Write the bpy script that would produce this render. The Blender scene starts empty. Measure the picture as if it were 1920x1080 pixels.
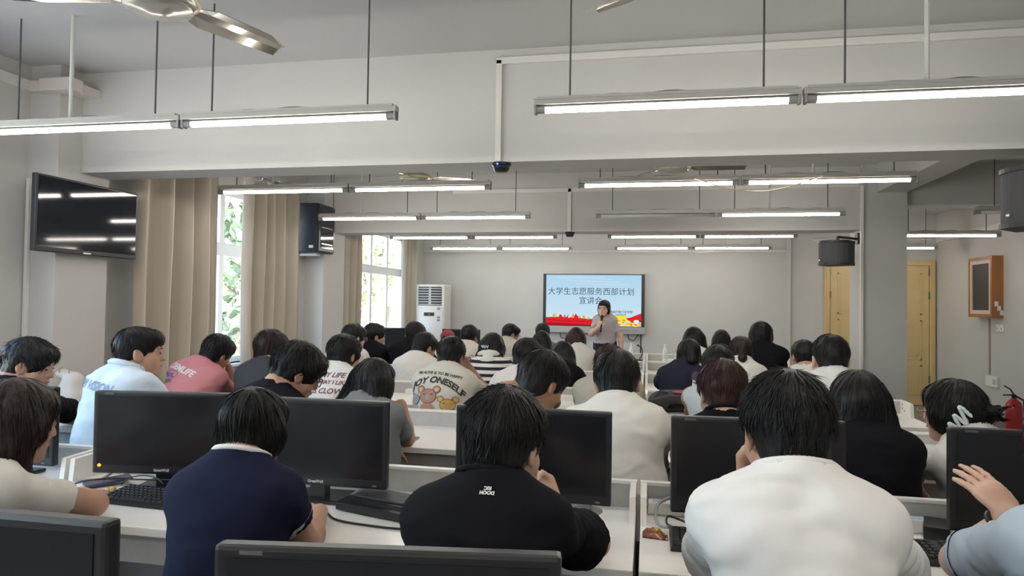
import bpy, bmesh, math, random
import numpy as np
from mathutils import Vector, Matrix
from mathutils.bvhtree import BVHTree

scene = bpy.context.scene
COL = scene.collection
R = math.radians

# ------------------------------------------------------------------ camera
CAM_H = 1.45
CF, CYAW, CPITCH, CROLL = 1292.6, 0.195332, 0.023616, 0.0149936
_f = np.array([-math.sin(CYAW)*math.cos(CPITCH), math.cos(CYAW)*math.cos(CPITCH), math.sin(CPITCH)])
_r = np.array([math.cos(CYAW), math.sin(CYAW), 0.0])
_u = np.cross(_r, _f)
_cr, _ur = math.cos(CROLL)*_r + math.sin(CROLL)*_u, -math.sin(CROLL)*_r + math.cos(CROLL)*_u
cam_d = bpy.data.cameras.new('camera')
cam_d.sensor_width = 36.0
cam_d.lens = CF/1920*36.0
cam_d.clip_start = 0.05
cam_d.clip_end = 300
cam = bpy.data.objects.new('camera', cam_d)
COL.objects.link(cam)
_m = Matrix(((_cr[0], _ur[0], -_f[0], 0), (_cr[1], _ur[1], -_f[1], 0), (_cr[2], _ur[2], -_f[2], CAM_H), (0, 0, 0, 1)))
cam.matrix_world = _m
scene.camera = cam

def at(x, y, Y):
    """the point at room depth Y that the photograph shows at pixel (x, y)"""
    d = _cr*(x-960)/CF - _ur*(y-540)/CF + _f
    return d*(Y/d[1]) + np.array([0, 0, CAM_H])

# ------------------------------------------------------------------ daylight, exposure
scene.view_settings.view_transform = 'Standard'
scene.view_settings.look = 'None'
scene.view_settings.gamma = 1.0
scene.view_settings.use_curve_mapping = False
scene.view_settings.exposure = 0.12
TUBE = 39.0            # emission of the lamps' tubes
w = bpy.data.worlds.new('sky')
scene.world = w
w.use_nodes = True
nt = w.node_tree
nt.nodes.clear()
sky = nt.nodes.new('ShaderNodeTexSky')
sky.sky_type = 'NISHITA'
sky.sun_disc = False
sky.sun_elevation = R(52)
sky.sun_rotation = R(90)
sky.air_density = 1.2
sky.dust_density = 2.0
bg = nt.nodes.new('ShaderNodeBackground')
bg.inputs['Strength'].default_value = 2.3
wo = nt.nodes.new('ShaderNodeOutputWorld')
nt.links.new(sky.outputs[0], bg.inputs[0])
nt.links.new(bg.outputs[0], wo.inputs[0])
sun_d = bpy.data.lights.new('sun', 'SUN')
sun_d.energy = 42.0
sun_d.angle = R(0.6)
sun_d.color = (1, .95, .86)
sun = bpy.data.objects.new('sun', sun_d)
COL.objects.link(sun)
sun.rotation_euler = Vector((-0.55, 0.25, -0.80)).to_track_quat('-Z', 'Y').to_euler()

# ------------------------------------------------------------------ materials
MATS = {}
def mat(name, col, rough=.5, metal=0., spec=.5, vary=0., vscale=6., bump=0., bscale=60., emit=None, es=1., stretch=(1, 1, 1), sheen=0., coat=0., sss=0.):
    if name in MATS:
        return MATS[name]
    m = bpy.data.materials.new(name)
    m.use_nodes = True
    n = m.node_tree
    b = n.nodes['Principled BSDF']
    c = (*col, 1.) if len(col) == 3 else col
    b.inputs['Base Color'].default_value = c
    b.inputs['Roughness'].default_value = rough
    b.inputs['Metallic'].default_value = metal
    b.inputs['Specular IOR Level'].default_value = spec
    if sheen:
        b.inputs['Sheen Weight'].default_value = sheen
    if coat:
        b.inputs['Coat Weight'].default_value = coat
    if sss:
        b.inputs['Subsurface Weight'].default_value = sss
        b.inputs['Subsurface Radius'].default_value = (.01, .004, .002)
    if emit:
        b.inputs['Emission Color'].default_value = (*emit, 1)
        b.inputs['Emission Strength'].default_value = es
    if vary or bump:
        tc = n.nodes.new('ShaderNodeTexCoord')
        mp = n.nodes.new('ShaderNodeMapping')
        mp.inputs['Scale'].default_value = stretch
        n.links.new(tc.outputs['Object'], mp.inputs[0])
    if vary:
        no = n.nodes.new('ShaderNodeTexNoise')
        no.inputs['Scale'].default_value = vscale
        no.inputs['Detail'].default_value = 4
        n.links.new(mp.outputs[0], no.inputs['Vector'])
        r = n.nodes.new('ShaderNodeValToRGB')
        r.color_ramp.elements[0].position = .3
        r.color_ramp.elements[1].position = .7
        r.color_ramp.elements[0].color = (*[x*(1-vary) for x in c[:3]], 1)
        r.color_ramp.elements[1].color = (*[min(1, x*(1+vary)) for x in c[:3]], 1)
        n.links.new(no.outputs[0], r.inputs[0])
        n.links.new(r.outputs[0], b.inputs['Base Color'])
    if bump:
        n2 = n.nodes.new('ShaderNodeTexNoise')
        n2.inputs['Scale'].default_value = bscale
        n2.inputs['Detail'].default_value = 5
        n.links.new(mp.outputs[0], n2.inputs['Vector'])
        bp = n.nodes.new('ShaderNodeBump')
        bp.inputs['Strength'].default_value = bump
        bp.inputs['Distance'].default_value = .01
        n.links.new(n2.outputs[0], bp.inputs['Height'])
        n.links.new(bp.outputs[0], b.inputs['Normal'])
    MATS[name] = m
    return m

def emission_mat(name, col, strength):
    if name in MATS:
        return MATS[name]
    m = bpy.data.materials.new(name)
    m.use_nodes = True
    n = m.node_tree
    n.nodes.clear()
    e = n.nodes.new('ShaderNodeEmission')
    e.inputs[0].default_value = (*col, 1)
    e.inputs[1].default_value = strength
    o = n.nodes.new('ShaderNodeOutputMaterial')
    n.links.new(e.outputs[0], o.inputs[0])
    MATS[name] = m
    return m

WALL = mat('wall_paint', (.55, .540, .518), .85, vary=.035, vscale=1.3, bump=.05, bscale=90)
CEIL = mat('ceiling_paint', (.53, .524, .51), .9, vary=.03, vscale=1.0)
TRIMW = mat('white_plastic_trunking', (.70, .68, .64), .5)
DESKW = mat('white_laminate', (.86, .835, .78), .32, vary=.02, vscale=12, stretch=(.5, 4, 1))
PANELG = mat('grey_panel', (.50, .49, .46), .55, vary=.05, vscale=30)
DARKG = mat('dark_grey_board', (.10, .10, .11), .6)
METAL = mat('lamp_housing_metal', (.50, .49, .46), .45, .2)
BLACKP = mat('black_plastic', (.012, .012, .014), .38)
BLACKG = mat('black_gloss', (.008, .009, .011), .12, coat=.3)
SCREEN = mat('dark_screen', (.009, .010, .013), .22, spec=.5)
TVSCR = mat('tv_screen', (.008, .011, .018), .05, spec=.45)
CABLE = mat('black_cable', (.014, .014, .016), .5)
GREYC = mat('grey_cable', (.30, .31, .32), .5)
WHITEP = mat('white_plastic', (.78, .76, .71), .4)

# ------------------------------------------------------------------ mesh helpers
class MB:
    def __init__(s):
        s.v = []
        s.f = []
        s.m = []
    def add(s, V, F, mi=0):
        b = len(s.v)
        s.v.extend([tuple(map(float, p)) for p in V])
        s.f.extend([tuple(i+b for i in q) for q in F])
        s.m.extend([mi]*len(F))
        return s
    def box(s, lo, hi, mi=0, M=None, bev=0.):
        x0, y0, z0 = lo
        x1, y1, z1 = hi
        if bev:
            bm = bmesh.new()
            bmesh.ops.create_cube(bm, size=1)
            for q in bm.verts:
                q.co = Vector(((x0+x1)/2+q.co.x*(x1-x0), (y0+y1)/2+q.co.y*(y1-y0), (z0+z1)/2+q.co.z*(z1-z0)))
            bmesh.ops.bevel(bm, geom=bm.edges[:], offset=bev, segments=2, affect='EDGES', profile=.6)
            bm.verts.index_update()
            V = [q.co.copy() for q in bm.verts]
            F = [[q.index for q in f.verts] for f in bm.faces]
            bm.free()
        else:
            V = [Vector(p) for p in ((x0, y0, z0), (x1, y0, z0), (x1, y1, z0), (x0, y1, z0), (x0, y0, z1), (x1, y0, z1), (x1, y1, z1), (x0, y1, z1))]
            F = [(0, 3, 2, 1), (4, 5, 6, 7), (0, 1, 5, 4), (1, 2, 6, 5), (2, 3, 7, 6), (3, 0, 4, 7)]
        if M is not None:
            V = [M @ Vector(q) for q in V]
        return s.add(V, F, mi)
    def tube(s, pts, rad, n=8, mi=0, caps=True):
        pts = [Vector(p) for p in pts]
        rr = rad if hasattr(rad, '__len__') else [rad]*len(pts)
        b = len(s.v)
        up = None
        V = []
        for i, p in enumerate(pts):
            t = (pts[min(i+1, len(pts)-1)]-pts[max(i-1, 0)])
            t = t.normalized() if t.length > 1e-9 else Vector((0, 0, 1))
            if up is None:
                up = t.orthogonal().normalized()
            else:
                up = (up-t*up.dot(t))
                up = up.normalized() if up.length > 1e-6 else t.orthogonal().normalized()
            sd = t.cross(up)
            for k in range(n):
                a = 2*math.pi*k/n
                V.append(p+(up*math.cos(a)+sd*math.sin(a))*rr[i])
        F = []
        for i in range(len(pts)-1):
            for k in range(n):
                F.append((i*n+k, i*n+(k+1) % n, (i+1)*n+(k+1) % n, (i+1)*n+k))
        if caps:
            F.append(tuple(range(n-1, -1, -1)))
            F.append(tuple((len(pts)-1)*n+k for k in range(n)))
        return s.add(V, F, mi)
    def lathe(s, prof, n=24, mi=0, M=None):
        V = []
        for r, z in prof:
            for k in range(n):
                a = 2*math.pi*k/n
                V.append(Vector((r*math.cos(a), r*math.sin(a), z)))
        F = []
        for i in range(len(prof)-1):
            for k in range(n):
                F.append((i*n+k, i*n+(k+1) % n, (i+1)*n+(k+1) % n, (i+1)*n+k))
        if prof[0][0] > 1e-6:
            F.append(tuple(range(n-1, -1, -1)))
        if prof[-1][0] > 1e-6:
            F.append(tuple((len(prof)-1)*n+k for k in range(n)))
        if M is not None:
            V = [M @ v for v in V]
        return s.add(V, F, mi)
    def ball(s, c, r, mi=0, n=12, M=None):
        rr = r if hasattr(r, '__len__') else (r, r, r)
        V = []
        h = n//2
        for i in range(h+1):
            t = math.pi*i/h
            for k in range(n):
                a = 2*math.pi*k/n
                q = Vector((rr[0]*math.sin(t)*math.cos(a), rr[1]*math.sin(t)*math.sin(a), rr[2]*math.cos(t)))
                if M is not None:
                    q = M @ q
                V.append(Vector(c)+q)
        F = []
        for i in range(h):
            for k in range(n):
                F.append((i*n+k, (i+1)*n+k, (i+1)*n+(k+1) % n, i*n+(k+1) % n))
        return s.add(V, F, mi)
    def build(s, name, mats, parent=None, smooth=False, loc=None):
        me = bpy.data.meshes.new(name)
        v = s.v
        off = None
        if parent is not None and loc is None:
            off = WLOC.get(parent.name)
        if loc is not None:
            off = loc
        if off is not None:
            v = [(a[0]-off[0], a[1]-off[1], a[2]-off[2]) for a in v]
        me.from_pydata(v, [], s.f)
        ms = mats if isinstance(mats, (list, tuple)) else [mats]
        for m in ms:
            me.materials.append(m)
        if len(ms) > 1:
            me.polygons.foreach_set('material_index', s.m)
        if smooth:
            me.polygons.foreach_set('use_smooth', [True]*len(s.f))
        me.validate()
        return link(name, me, parent, loc)

WLOC = {}
def link(name, data, parent=None, loc=None):
    o = bpy.data.objects.new(name, data)
    COL.objects.link(o)
    if parent is not None:
        o.parent = parent
        WLOC[o.name] = WLOC.get(parent.name, (0, 0, 0))
    else:
        if loc is not None:
            o.location = loc
        WLOC[o.name] = tuple(loc) if loc is not None else (0, 0, 0)
    return o

def tag(o, label=None, cat=None, group=None, kind=None):
    if label:
        o['label'] = label
    if cat:
        o['category'] = cat
    if group:
        o['group'] = group
    if kind:
        o['kind'] = kind
    return o

def thing(name, label, cat, loc=(0, 0, 0), group=None):
    o = link(name, None, None, loc)
    o.empty_display_size = .1
    return tag(o, label, cat, group)

def struct(name, mb, mats, label=None, **k):
    o = mb.build(name, mats, **k)
    o['kind'] = 'structure'
    if label:
        o['label'] = label
    return o

def copy_tree(o, loc, label=None, group=None, rotz=None):
    c = o.copy()
    COL.objects.link(c)
    c.location = loc
    if rotz is not None:
        c.rotation_euler = (0, 0, rotz)
    if label:
        c['label'] = label
    if group:
        c['group'] = group
    for ch in list(o.children):
        d = ch.copy()
        COL.objects.link(d)
        d.parent = c
        for g in ch.children:
            e = g.copy()
            COL.objects.link(e)
            e.parent = d
    return c

def np_mesh(name, V, Q, mats, parent=None, smooth=True, off=(0, 0, 0), mi=None):
    me = bpy.data.meshes.new(name)
    V = np.asarray(V, np.float32)-np.asarray(off, np.float32)
    Q = np.asarray(Q, np.int32)
    k = Q.shape[1]
    me.vertices.add(len(V))
    me.vertices.foreach_set('co', V.ravel())
    me.loops.add(Q.size)
    me.loops.foreach_set('vertex_index', Q.ravel())
    me.polygons.add(len(Q))
    me.polygons.foreach_set('loop_start', np.arange(0, Q.size, k, dtype=np.int32))
    me.polygons.foreach_set('loop_total', np.full(len(Q), k, np.int32))
    for m in (mats if isinstance(mats, (list, tuple)) else [mats]):
        me.materials.append(m)
    if mi is not None:
        me.polygons.foreach_set('material_index', np.asarray(mi, np.int32))
    me.polygons.foreach_set('use_smooth', np.full(len(Q), smooth))
    me.update(calc_edges=True)
    me.validate()
    return link(name, me, parent)
# ------------------------------------------------------------------ smooth solid volumes (bodies, clothes, hair)
class Vol:
    BIG = .09
    def __init__(s, lo, hi, h):
        s.h = h
        s.lo = np.array(lo, float)-3*h
        n = np.ceil((np.array(hi, float)-s.lo)/h).astype(int)+4
        s.f = np.full(n, s.BIG, np.float32)
    def sub(s, lo, hi):
        a = np.clip(np.floor((np.array(lo)-s.lo)/s.h).astype(int), 0, np.array(s.f.shape))
        b = np.clip(np.ceil((np.array(hi)-s.lo)/s.h).astype(int)+1, 0, np.array(s.f.shape))
        if np.any(b <= a):
            return None
        sl = tuple(slice(i, j) for i, j in zip(a, b))
        X = [(s.lo[k]+s.h*np.arange(a[k], b[k])).astype(np.float32) for k in range(3)]
        return sl, X[0][:, None, None], X[1][None, :, None], X[2][None, None, :]
    def mix(s, sl, d, k, op):
        f = s.f[sl]
        if op == '-':
            d = -d
            if k > 0:
                h = np.maximum(k-np.abs(f-d), 0)/k
                s.f[sl] = np.maximum(f, d)+h*h*k*.25
            else:
                s.f[sl] = np.maximum(f, d)
        else:
            if k > 0:
                h = np.maximum(k-np.abs(f-d), 0)/k
                s.f[sl] = np.minimum(f, d)-h*h*k*.25
            else:
                s.f[sl] = np.minimum(f, d)
    def cone(s, a, b, ra, rb, k=.02, op='+', flat=None, cap=False):
        a = np.array(a, float)
        b = np.array(b, float)
        m = max(ra, rb)*(1 if flat is None else max(1, flat[1]))+k+3*s.h
        q = s.sub(np.minimum(a, b)-m, np.maximum(a, b)+m)
        if q is None:
            return
        sl, x, y, z = q
        ab = b-a
        x = x-a[0]
        y = y-a[1]
        z = z-a[2]
        if flat is not None:            # squeeze space along an axis
            ax = np.array(flat[0], float)
            ax = ax/np.linalg.norm(ax)
            g = 1/flat[1]-1
            t = (x*ax[0]+y*ax[1]+z*ax[2])*g
            x = x+t*ax[0]
            y = y+t*ax[1]
            z = z+t*ax[2]
            ab = ab+ax*(ab@ax)*g
        L = max(ab@ab, 1e-9)
        tr = (x*ab[0]+y*ab[1]+z*ab[2])/L
        t = np.clip(tr, 0, 1)
        d = np.sqrt((x-t*ab[0])**2+(y-t*ab[1])**2+(z-t*ab[2])**2)-(ra+t*(rb-ra))
        if cap:
            d = np.maximum(d, (tr-1)*math.sqrt(L))
        s.mix(sl, d, k, op)
    def ell(s, c, r, Rm=None, k=.02, op='+'):
        c = np.array(c, float)
        m = max(r)+k+3*s.h
        q = s.sub(c-m, c+m)
        if q is None:
            return
        sl, x, y, z = q
        x = x-c[0]
        y = y-c[1]
        z = z-c[2]
        if Rm is not None:
            x, y, z = [x*Rm[0][i]+y*Rm[1][i]+z*Rm[2][i] for i in range(3)]
        k0 = np.sqrt((x/r[0])**2+(y/r[1])**2+(z/r[2])**2)
        k1 = np.sqrt((x/r[0]**2)**2+(y/r[1]**2)**2+(z/r[2]**2)**2)+1e-6
        s.mix(sl, k0*(k0-1)/k1, k, op)
    def plane(s, p, n, k=0., box=None):
        """cut away what lies on the side of n"""
        p = np.array(p, float)
        n = np.array(n, float)
        n = n/np.linalg.norm(n)
        lo, hi = box if box else (s.lo, s.lo+s.h*np.array(s.f.shape))
        q = s.sub(lo, hi)
        if q is None:
            return
        sl, x, y, z = q
        d = (x-p[0])*n[0]+(y-p[1])*n[1]+(z-p[2])*n[2]
        s.mix(sl, -d, k, '-')
    def sample(s, P):
        g = (np.asarray(P)-s.lo)/s.h
        i = np.clip(np.floor(g).astype(int), 0, np.array(s.f.shape)-2)
        t = np.clip(g-i, 0, 1)
        f = s.f
        o = 0
        for a in (0, 1):
            for b in (0, 1):
                for c in (0, 1):
                    wt = (t[:, 0] if a else 1-t[:, 0])*(t[:, 1] if b else 1-t[:, 1])*(t[:, 2] if c else 1-t[:, 2])
                    o = o+wt*f[i[:, 0]+a, i[:, 1]+b, i[:, 2]+c]
        return o
    def grad(s, P):
        e = s.h
        g = np.stack([s.sample(P+np.eye(3)[k]*e)-s.sample(P-np.eye(3)[k]*e) for k in range(3)], 1)
        return g/(np.linalg.norm(g, axis=1, keepdims=True)+1e-9)
    def nets(s):
        f = s.f
        f[0] = f[-1] = s.BIG
        f[:, 0] = f[:, -1] = s.BIG
        f[:, :, 0] = f[:, :, -1] = s.BIG
        ins = f < 0
        c = np.zeros(np.array(f.shape)-1, np.int8)
        N = f.shape
        for a in (0, 1):
            for b in (0, 1):
                for d in (0, 1):
                    c += ins[a:N[0]-1+a, b:N[1]-1+b, d:N[2]-1+d]
        act = (c > 0) & (c < 8)
        idx = np.full(act.shape, -1, np.int32)
        I, J, K = np.nonzero(act)
        n = len(I)
        idx[I, J, K] = np.arange(n)
        acc = np.zeros((n, 3))
        cnt = np.zeros(n)
        cs = [(a, b, d) for a in (0, 1) for b in (0, 1) for d in (0, 1)]
        for p in cs:
            for ax in range(3):
                if p[ax]:
                    continue
                q = list(p)
                q[ax] = 1
                f0 = f[I+p[0], J+p[1], K+p[2]]
                f1 = f[I+q[0], J+q[1], K+q[2]]
                m = (f0 < 0) != (f1 < 0)
                t = f0[m]/(f0[m]-f1[m])
                pt = np.tile(np.array(p, float), (m.sum(), 1))
                pt[:, ax] = t
                acc[m] += pt
                cnt[m] += 1
        V = s.lo+s.h*(np.stack([I, J, K], 1)+acc/np.maximum(cnt, 1)[:, None])
        Q = []
        for ax in range(3):
            b, d = (ax+1) % 3, (ax+2) % 3
            A = np.moveaxis(ins, (ax, b, d), (0, 1, 2))
            X = np.moveaxis(idx, (ax, b, d), (0, 1, 2))
            s0 = A[:-1, 1:-1, 1:-1]
            s1 = A[1:, 1:-1, 1:-1]
            i, j, k = np.nonzero(s0 != s1)
            qd = np.stack([X[i, j, k], X[i, j+1, k], X[i, j+1, k+1], X[i, j, k+1]], 1)
            flip = ~s0[i, j, k]
            qd[flip] = qd[flip][:, ::-1]
            Q.append(qd)
        Q = np.concatenate(Q)
        return V, Q[(Q >= 0).all(1)]

def vnoise(P, seed=0):
    """smooth 3-D value noise in -1..1"""
    P = np.asarray(P, float)
    i = np.floor(P).astype(np.int64)
    t = P-i
    t = t*t*(3-2*t)
    def hsh(a, b, c):
        h = (a*374761393+b*668265263+c*2147483647+seed*1274126177) & 0xffffffff
        h = ((h ^ (h >> 13))*1274126177) & 0xffffffff
        h = ((h ^ (h >> 16))*2246822519) & 0xffffffff
        return ((h ^ (h >> 15)) & 0xffff)/32767.5-1
    o = 0
    for a in (0, 1):
        for b in (0, 1):
            for c in (0, 1):
                wt = (t[:, 0] if a else 1-t[:, 0])*(t[:, 1] if b else 1-t[:, 1])*(t[:, 2] if c else 1-t[:, 2])
                o = o+wt*hsh(i[:, 0]+a, i[:, 1]+b, i[:, 2]+c)
    return o

def rotm(yaw=0, pitch=0, roll=0):
    """columns: right, forward, up. yaw>0 turns to the own right, pitch>0 nods, roll>0 tips to the own right"""
    y, p, r = R(yaw), R(pitch), R(roll)
    Ry = np.array([[math.cos(y), math.sin(y), 0], [-math.sin(y), math.cos(y), 0], [0, 0, 1]])
    Rp = np.array([[1, 0, 0], [0, math.cos(p), math.sin(p)], [0, -math.sin(p), math.cos(p)]])
    Rr = np.array([[math.cos(r), 0, math.sin(r)], [0, 1, 0], [-math.sin(r), 0, math.cos(r)]])
    return Ry @ Rp @ Rr
# ------------------------------------------------------------------ people
SKIN = mat('skin', (.50, .29, .20), .55, vary=.06, vscale=25, sss=.08)
SKIN_F = mat('fair_skin', (.60, .38, .28), .5, vary=.05, vscale=25, sss=.08)
SKIN_D = mat('tanned_skin', (.38, .205, .13), .55, vary=.06, vscale=25, sss=.08)
def hair_mat(name, c, c2):
    m = mat(name, c, .45, spec=.28)
    n = m.node_tree
    b = n.nodes['Principled BSDF']
    tc = n.nodes.new('ShaderNodeTexCoord')
    mp = n.nodes.new('ShaderNodeMapping')
    mp.inputs['Scale'].default_value = (1, 1, .16)
    no = n.nodes.new('ShaderNodeTexNoise')
    no.inputs['Scale'].default_value = 170
    no.inputs['Detail'].default_value = 3
    r = n.nodes.new('ShaderNodeValToRGB')
    r.color_ramp.elements[0].position = .35
    r.color_ramp.elements[1].position = .72
    r.color_ramp.elements[0].color = (*c, 1)
    r.color_ramp.elements[1].color = (*c2, 1)
    bp = n.nodes.new('ShaderNodeBump')
    bp.inputs['Strength'].default_value = .55
    bp.inputs['Distance'].default_value = .004
    n.links.new(tc.outputs['Object'], mp.inputs[0])
    n.links.new(mp.outputs[0], no.inputs['Vector'])
    n.links.new(no.outputs[0], r.inputs[0])
    n.links.new(r.outputs[0], b.inputs['Base Color'])
    n.links.new(no.outputs[0], bp.inputs['Height'])
    n.links.new(bp.outputs[0], b.inputs['Normal'])
    return m
H_BLACK = hair_mat('black_hair', (.004, .0038, .0042), (.013, .012, .013))
H_BROWN = hair_mat('dark_brown_hair', (.010, .006, .005), (.040, .024, .019))
H_RED = hair_mat('reddish_brown_hair', (.014, .006, .006), (.062, .020, .018))
EYEM = mat('eye', (.02, .015, .012), .15)
BROWM = mat('eyebrow', (.02, .014, .012), .7)
LIPM = mat('lips', (.42, .16, .13), .45)
LENS_F = mat('glasses_frame', (.02, .02, .022), .3)
WIRE_F = mat('wire_glasses_frame', (.45, .42, .38), .3, .8)
PANTS = mat('dark_trousers', (.03, .033, .045), .8)
SHOE = mat('shoes', (.06, .06, .065), .6)
def cloth(name, c, **k):
    return mat(name, c, .9, spec=.15, vary=k.pop('vary', .02), vscale=k.pop('vscale', 14), bump=k.pop('bump', .04), bscale=k.pop('bscale', 450), **k)

def add_hand(v, W, d, n, side, s=1., curl=.5, spread=.12, rmin=.0, thumb=1.):
    """five separate fingers; d: towards the fingertips, n: out of the back of the hand, side: +1 the thumb lies towards d x n"""
    d = np.array(d, float)
    d /= np.linalg.norm(d)
    n = np.array(n, float)
    n = n-d*(n@d)
    n /= np.linalg.norm(n)
    e = np.cross(d, n)*side           # towards the thumb
    W = np.array(W, float)
    rr = lambda r: max(r*s, rmin)
    for i, (o, ln, L) in enumerate(((.030, .082, (.040, .025, .020)), (.010, .086, (.044, .028, .021)), (-.011, .080, (.040, .026, .020)), (-.031, .070, (.032, .020, .018)))):
        k0 = W+e*o*.55*s+d*.012*s
        k1 = W+e*o*s+d*ln*s
        v.cone(k0, k1, rr(.014), rr(.0125), .012)
        p = k1
        cu = curl*(1+.12*i)
        a = 0
        fd = d+e*(o*spread*9)
        fd /= np.linalg.norm(fd)
        for j, q in enumerate(L):
            a += cu*(.55, .75, .55)[j]
            dr = fd*math.cos(a)-n*math.sin(a)
            p2 = p+dr*q*s
            v.cone(p, p2, rr(.0098-.0012*j), rr(.0088-.0012*j), .003)
            p = p2
    v.cone(W+d*.02*s, W+d*.06*s, rr(.020), rr(.018), .012, flat=(n, .75))
    t0 = W+e*.018*s+d*.018*s-n*.004*s
    td = e*.75*thumb+d*.75-n*.35
    td /= np.linalg.norm(td)
    t1 = t0+td*.042*s
    v.cone(t0, t1, rr(.0145), rr(.0115), .010)
    td2 = td*.8+d*.45-n*.25*curl
    td2 /= np.linalg.norm(td2)
    t2 = t1+td2*.032*s
    v.cone(t1, t2, rr(.0105), rr(.0095), .004)
    v.cone(t2, t2+(td2*.9+d*.3)*.022*s, rr(.0095), rr(.0075), .003)

def add_head(v, C, Rh, s, jaw=1.):
    T = lambda *p: C+Rh @ (np.array(p)*s)
    E = lambda c, r, k=.02, op='+', RR=None: v.ell(T(*c), [x*s for x in r], Rh if RR is None else Rh @ RR, k*s, op)
    E((0, -.012, .030), (.075, .094, .086))
    E((0, .030, -.030), (.063*jaw, .060, .080), .03)
    E((0, .052, -.078), (.043*jaw, .038, .034), .03)
    E((0, .078, -.098), (.018, .016, .016), .02)
    for q in (-1, 1):
        E((q*.046, .052, -.032), (.024, .026, .026), .02)          # cheek
        E((q*.034, .090, .008), (.020, .012, .010), .012, '-')     # eye socket
        E((q*.033, .078, .005), (.0155, .0135, .012), .004)        # eyelid
        Re = rotm(q*-18, -8, 0)
        E((q*.079, -.008, -.006), (.010, .021, .034), .008, '+', Re)
        E((q*.087, -.004, -.002), (.006, .010, .020), .004, '-', Re)
    E((0, .076, .030), (.050, .018, .013), .02)                    # brow
    v.cone(T(0, .090, .008), T(0, .106, -.026), .008*s, .0115*s, .012*s)
    for q in (-1, 1):
        E((q*.011, .096, -.029), (.009, .010, .008), .006)
    E((0, .092, -.052), (.022, .010, .006), .006)
    E((0, .090, -.062), (.019, .010, .007), .006)

def rest(V):
    """arms lie on the desk tops, they do not sink in"""
    for e in (1.87, 3.20, 4.53, 5.86, 7.19, 8.52):
        m = (V[:, 1] > e-.004) & (V[:, 1] < e+.60) & (V[:, 2] > .655) & (V[:, 2] < .7525)
        V[m, 2] = .7525+.02*(V[m, 2]-.655)
    return V

def fold_disp(V, N, seed, amp):
    P = V+vnoise(V*9, seed)[:, None]*.05
    a = vnoise(P*np.array([7, 7, 15])+seed*3.1, seed+1)
    b = vnoise(P*np.array([20, 20, 36])+seed*1.7, seed+2)
    c = 1-np.abs(vnoise(P*np.array([5, 5, 11])+3, seed+3))*2
    return V+N*(amp*(.9*a+.35*b+.8*np.maximum(c-.45, 0)))[:, None]

def strands(hv, V, C, Rh, s, n, seed, flow, ln, rad, lift, keep=None):
    """thin tapered locks that follow the hair's surface"""
    rg = np.random.default_rng(seed)
    L = (V-C) @ Rh/s
    ok = np.ones(len(V), bool) if keep is None else keep(L)
    ids = np.nonzero(ok)[0]
    if len(ids) == 0:
        return
    ids = rg.choice(ids, n)
    P = V[ids].copy()
    steps = 7
    crown = C+Rh @ (np.array((.01, -.045, .125))*s)
    length = ln*rg.uniform(.5, 1.15, n)
    pts = []
    lf = rg.normal(0, .12, (n, 3))
    for j in range(steps):
        t = j/(steps-1)
        g = hv.grad(P)
        d = hv.sample(P)
        Q = P-g*d[:, None]
        pts.append(Q+g*(.0008+lift*t*t*(.35+np.abs(lf[:, :1])*6)))
        dirv = (P-crown)
        dirv /= np.linalg.norm(dirv, axis=1, keepdims=True)+1e-9
        dirv = dirv*flow[0]+np.array((0, 0, -1.))*flow[1]+lf
        dirv -= g*(dirv*g).sum(1, keepdims=True)
        dirv /= np.linalg.norm(dirv, axis=1, keepdims=True)+1e-9
        P = Q+dirv*(length/(steps-1))[:, None]
    pts = np.stack(pts, 1)
    g0 = hv.grad(pts[:, 0])
    tan = pts[:, -1]-pts[:, 0]
    sd = np.cross(tan, g0)
    sd /= np.linalg.norm(sd, axis=1, keepdims=True)+1e-9
    prof = np.array([.55, 1, 1, .95, .8, .5, .08])*rad
    W = rg.uniform(.6, 1.4, n)[:, None]
    ring = []
    for a in (0, 2.094, 4.189):
        ring.append(pts+(sd*math.cos(a))[:, None, :]*(prof[None]*W)[..., None]+(g0*math.sin(a)*.6)[:, None, :]*(prof[None]*W)[..., None])
    A = np.stack(ring, 2)          # n, steps, 3, 3
    VV = A.reshape(-1, 3)
    base = (np.arange(n)*steps*3)[:, None, None]
    st = (np.arange(steps-1)*3)[None, :, None]
    k = np.arange(3)[None, None, :]
    k2 = (k+1) % 3
    Q = np.stack([base+st+k, base+st+k2, base+st+3+k2, base+st+3+k], -1).reshape(-1, 4)
    return VV, Q

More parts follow.
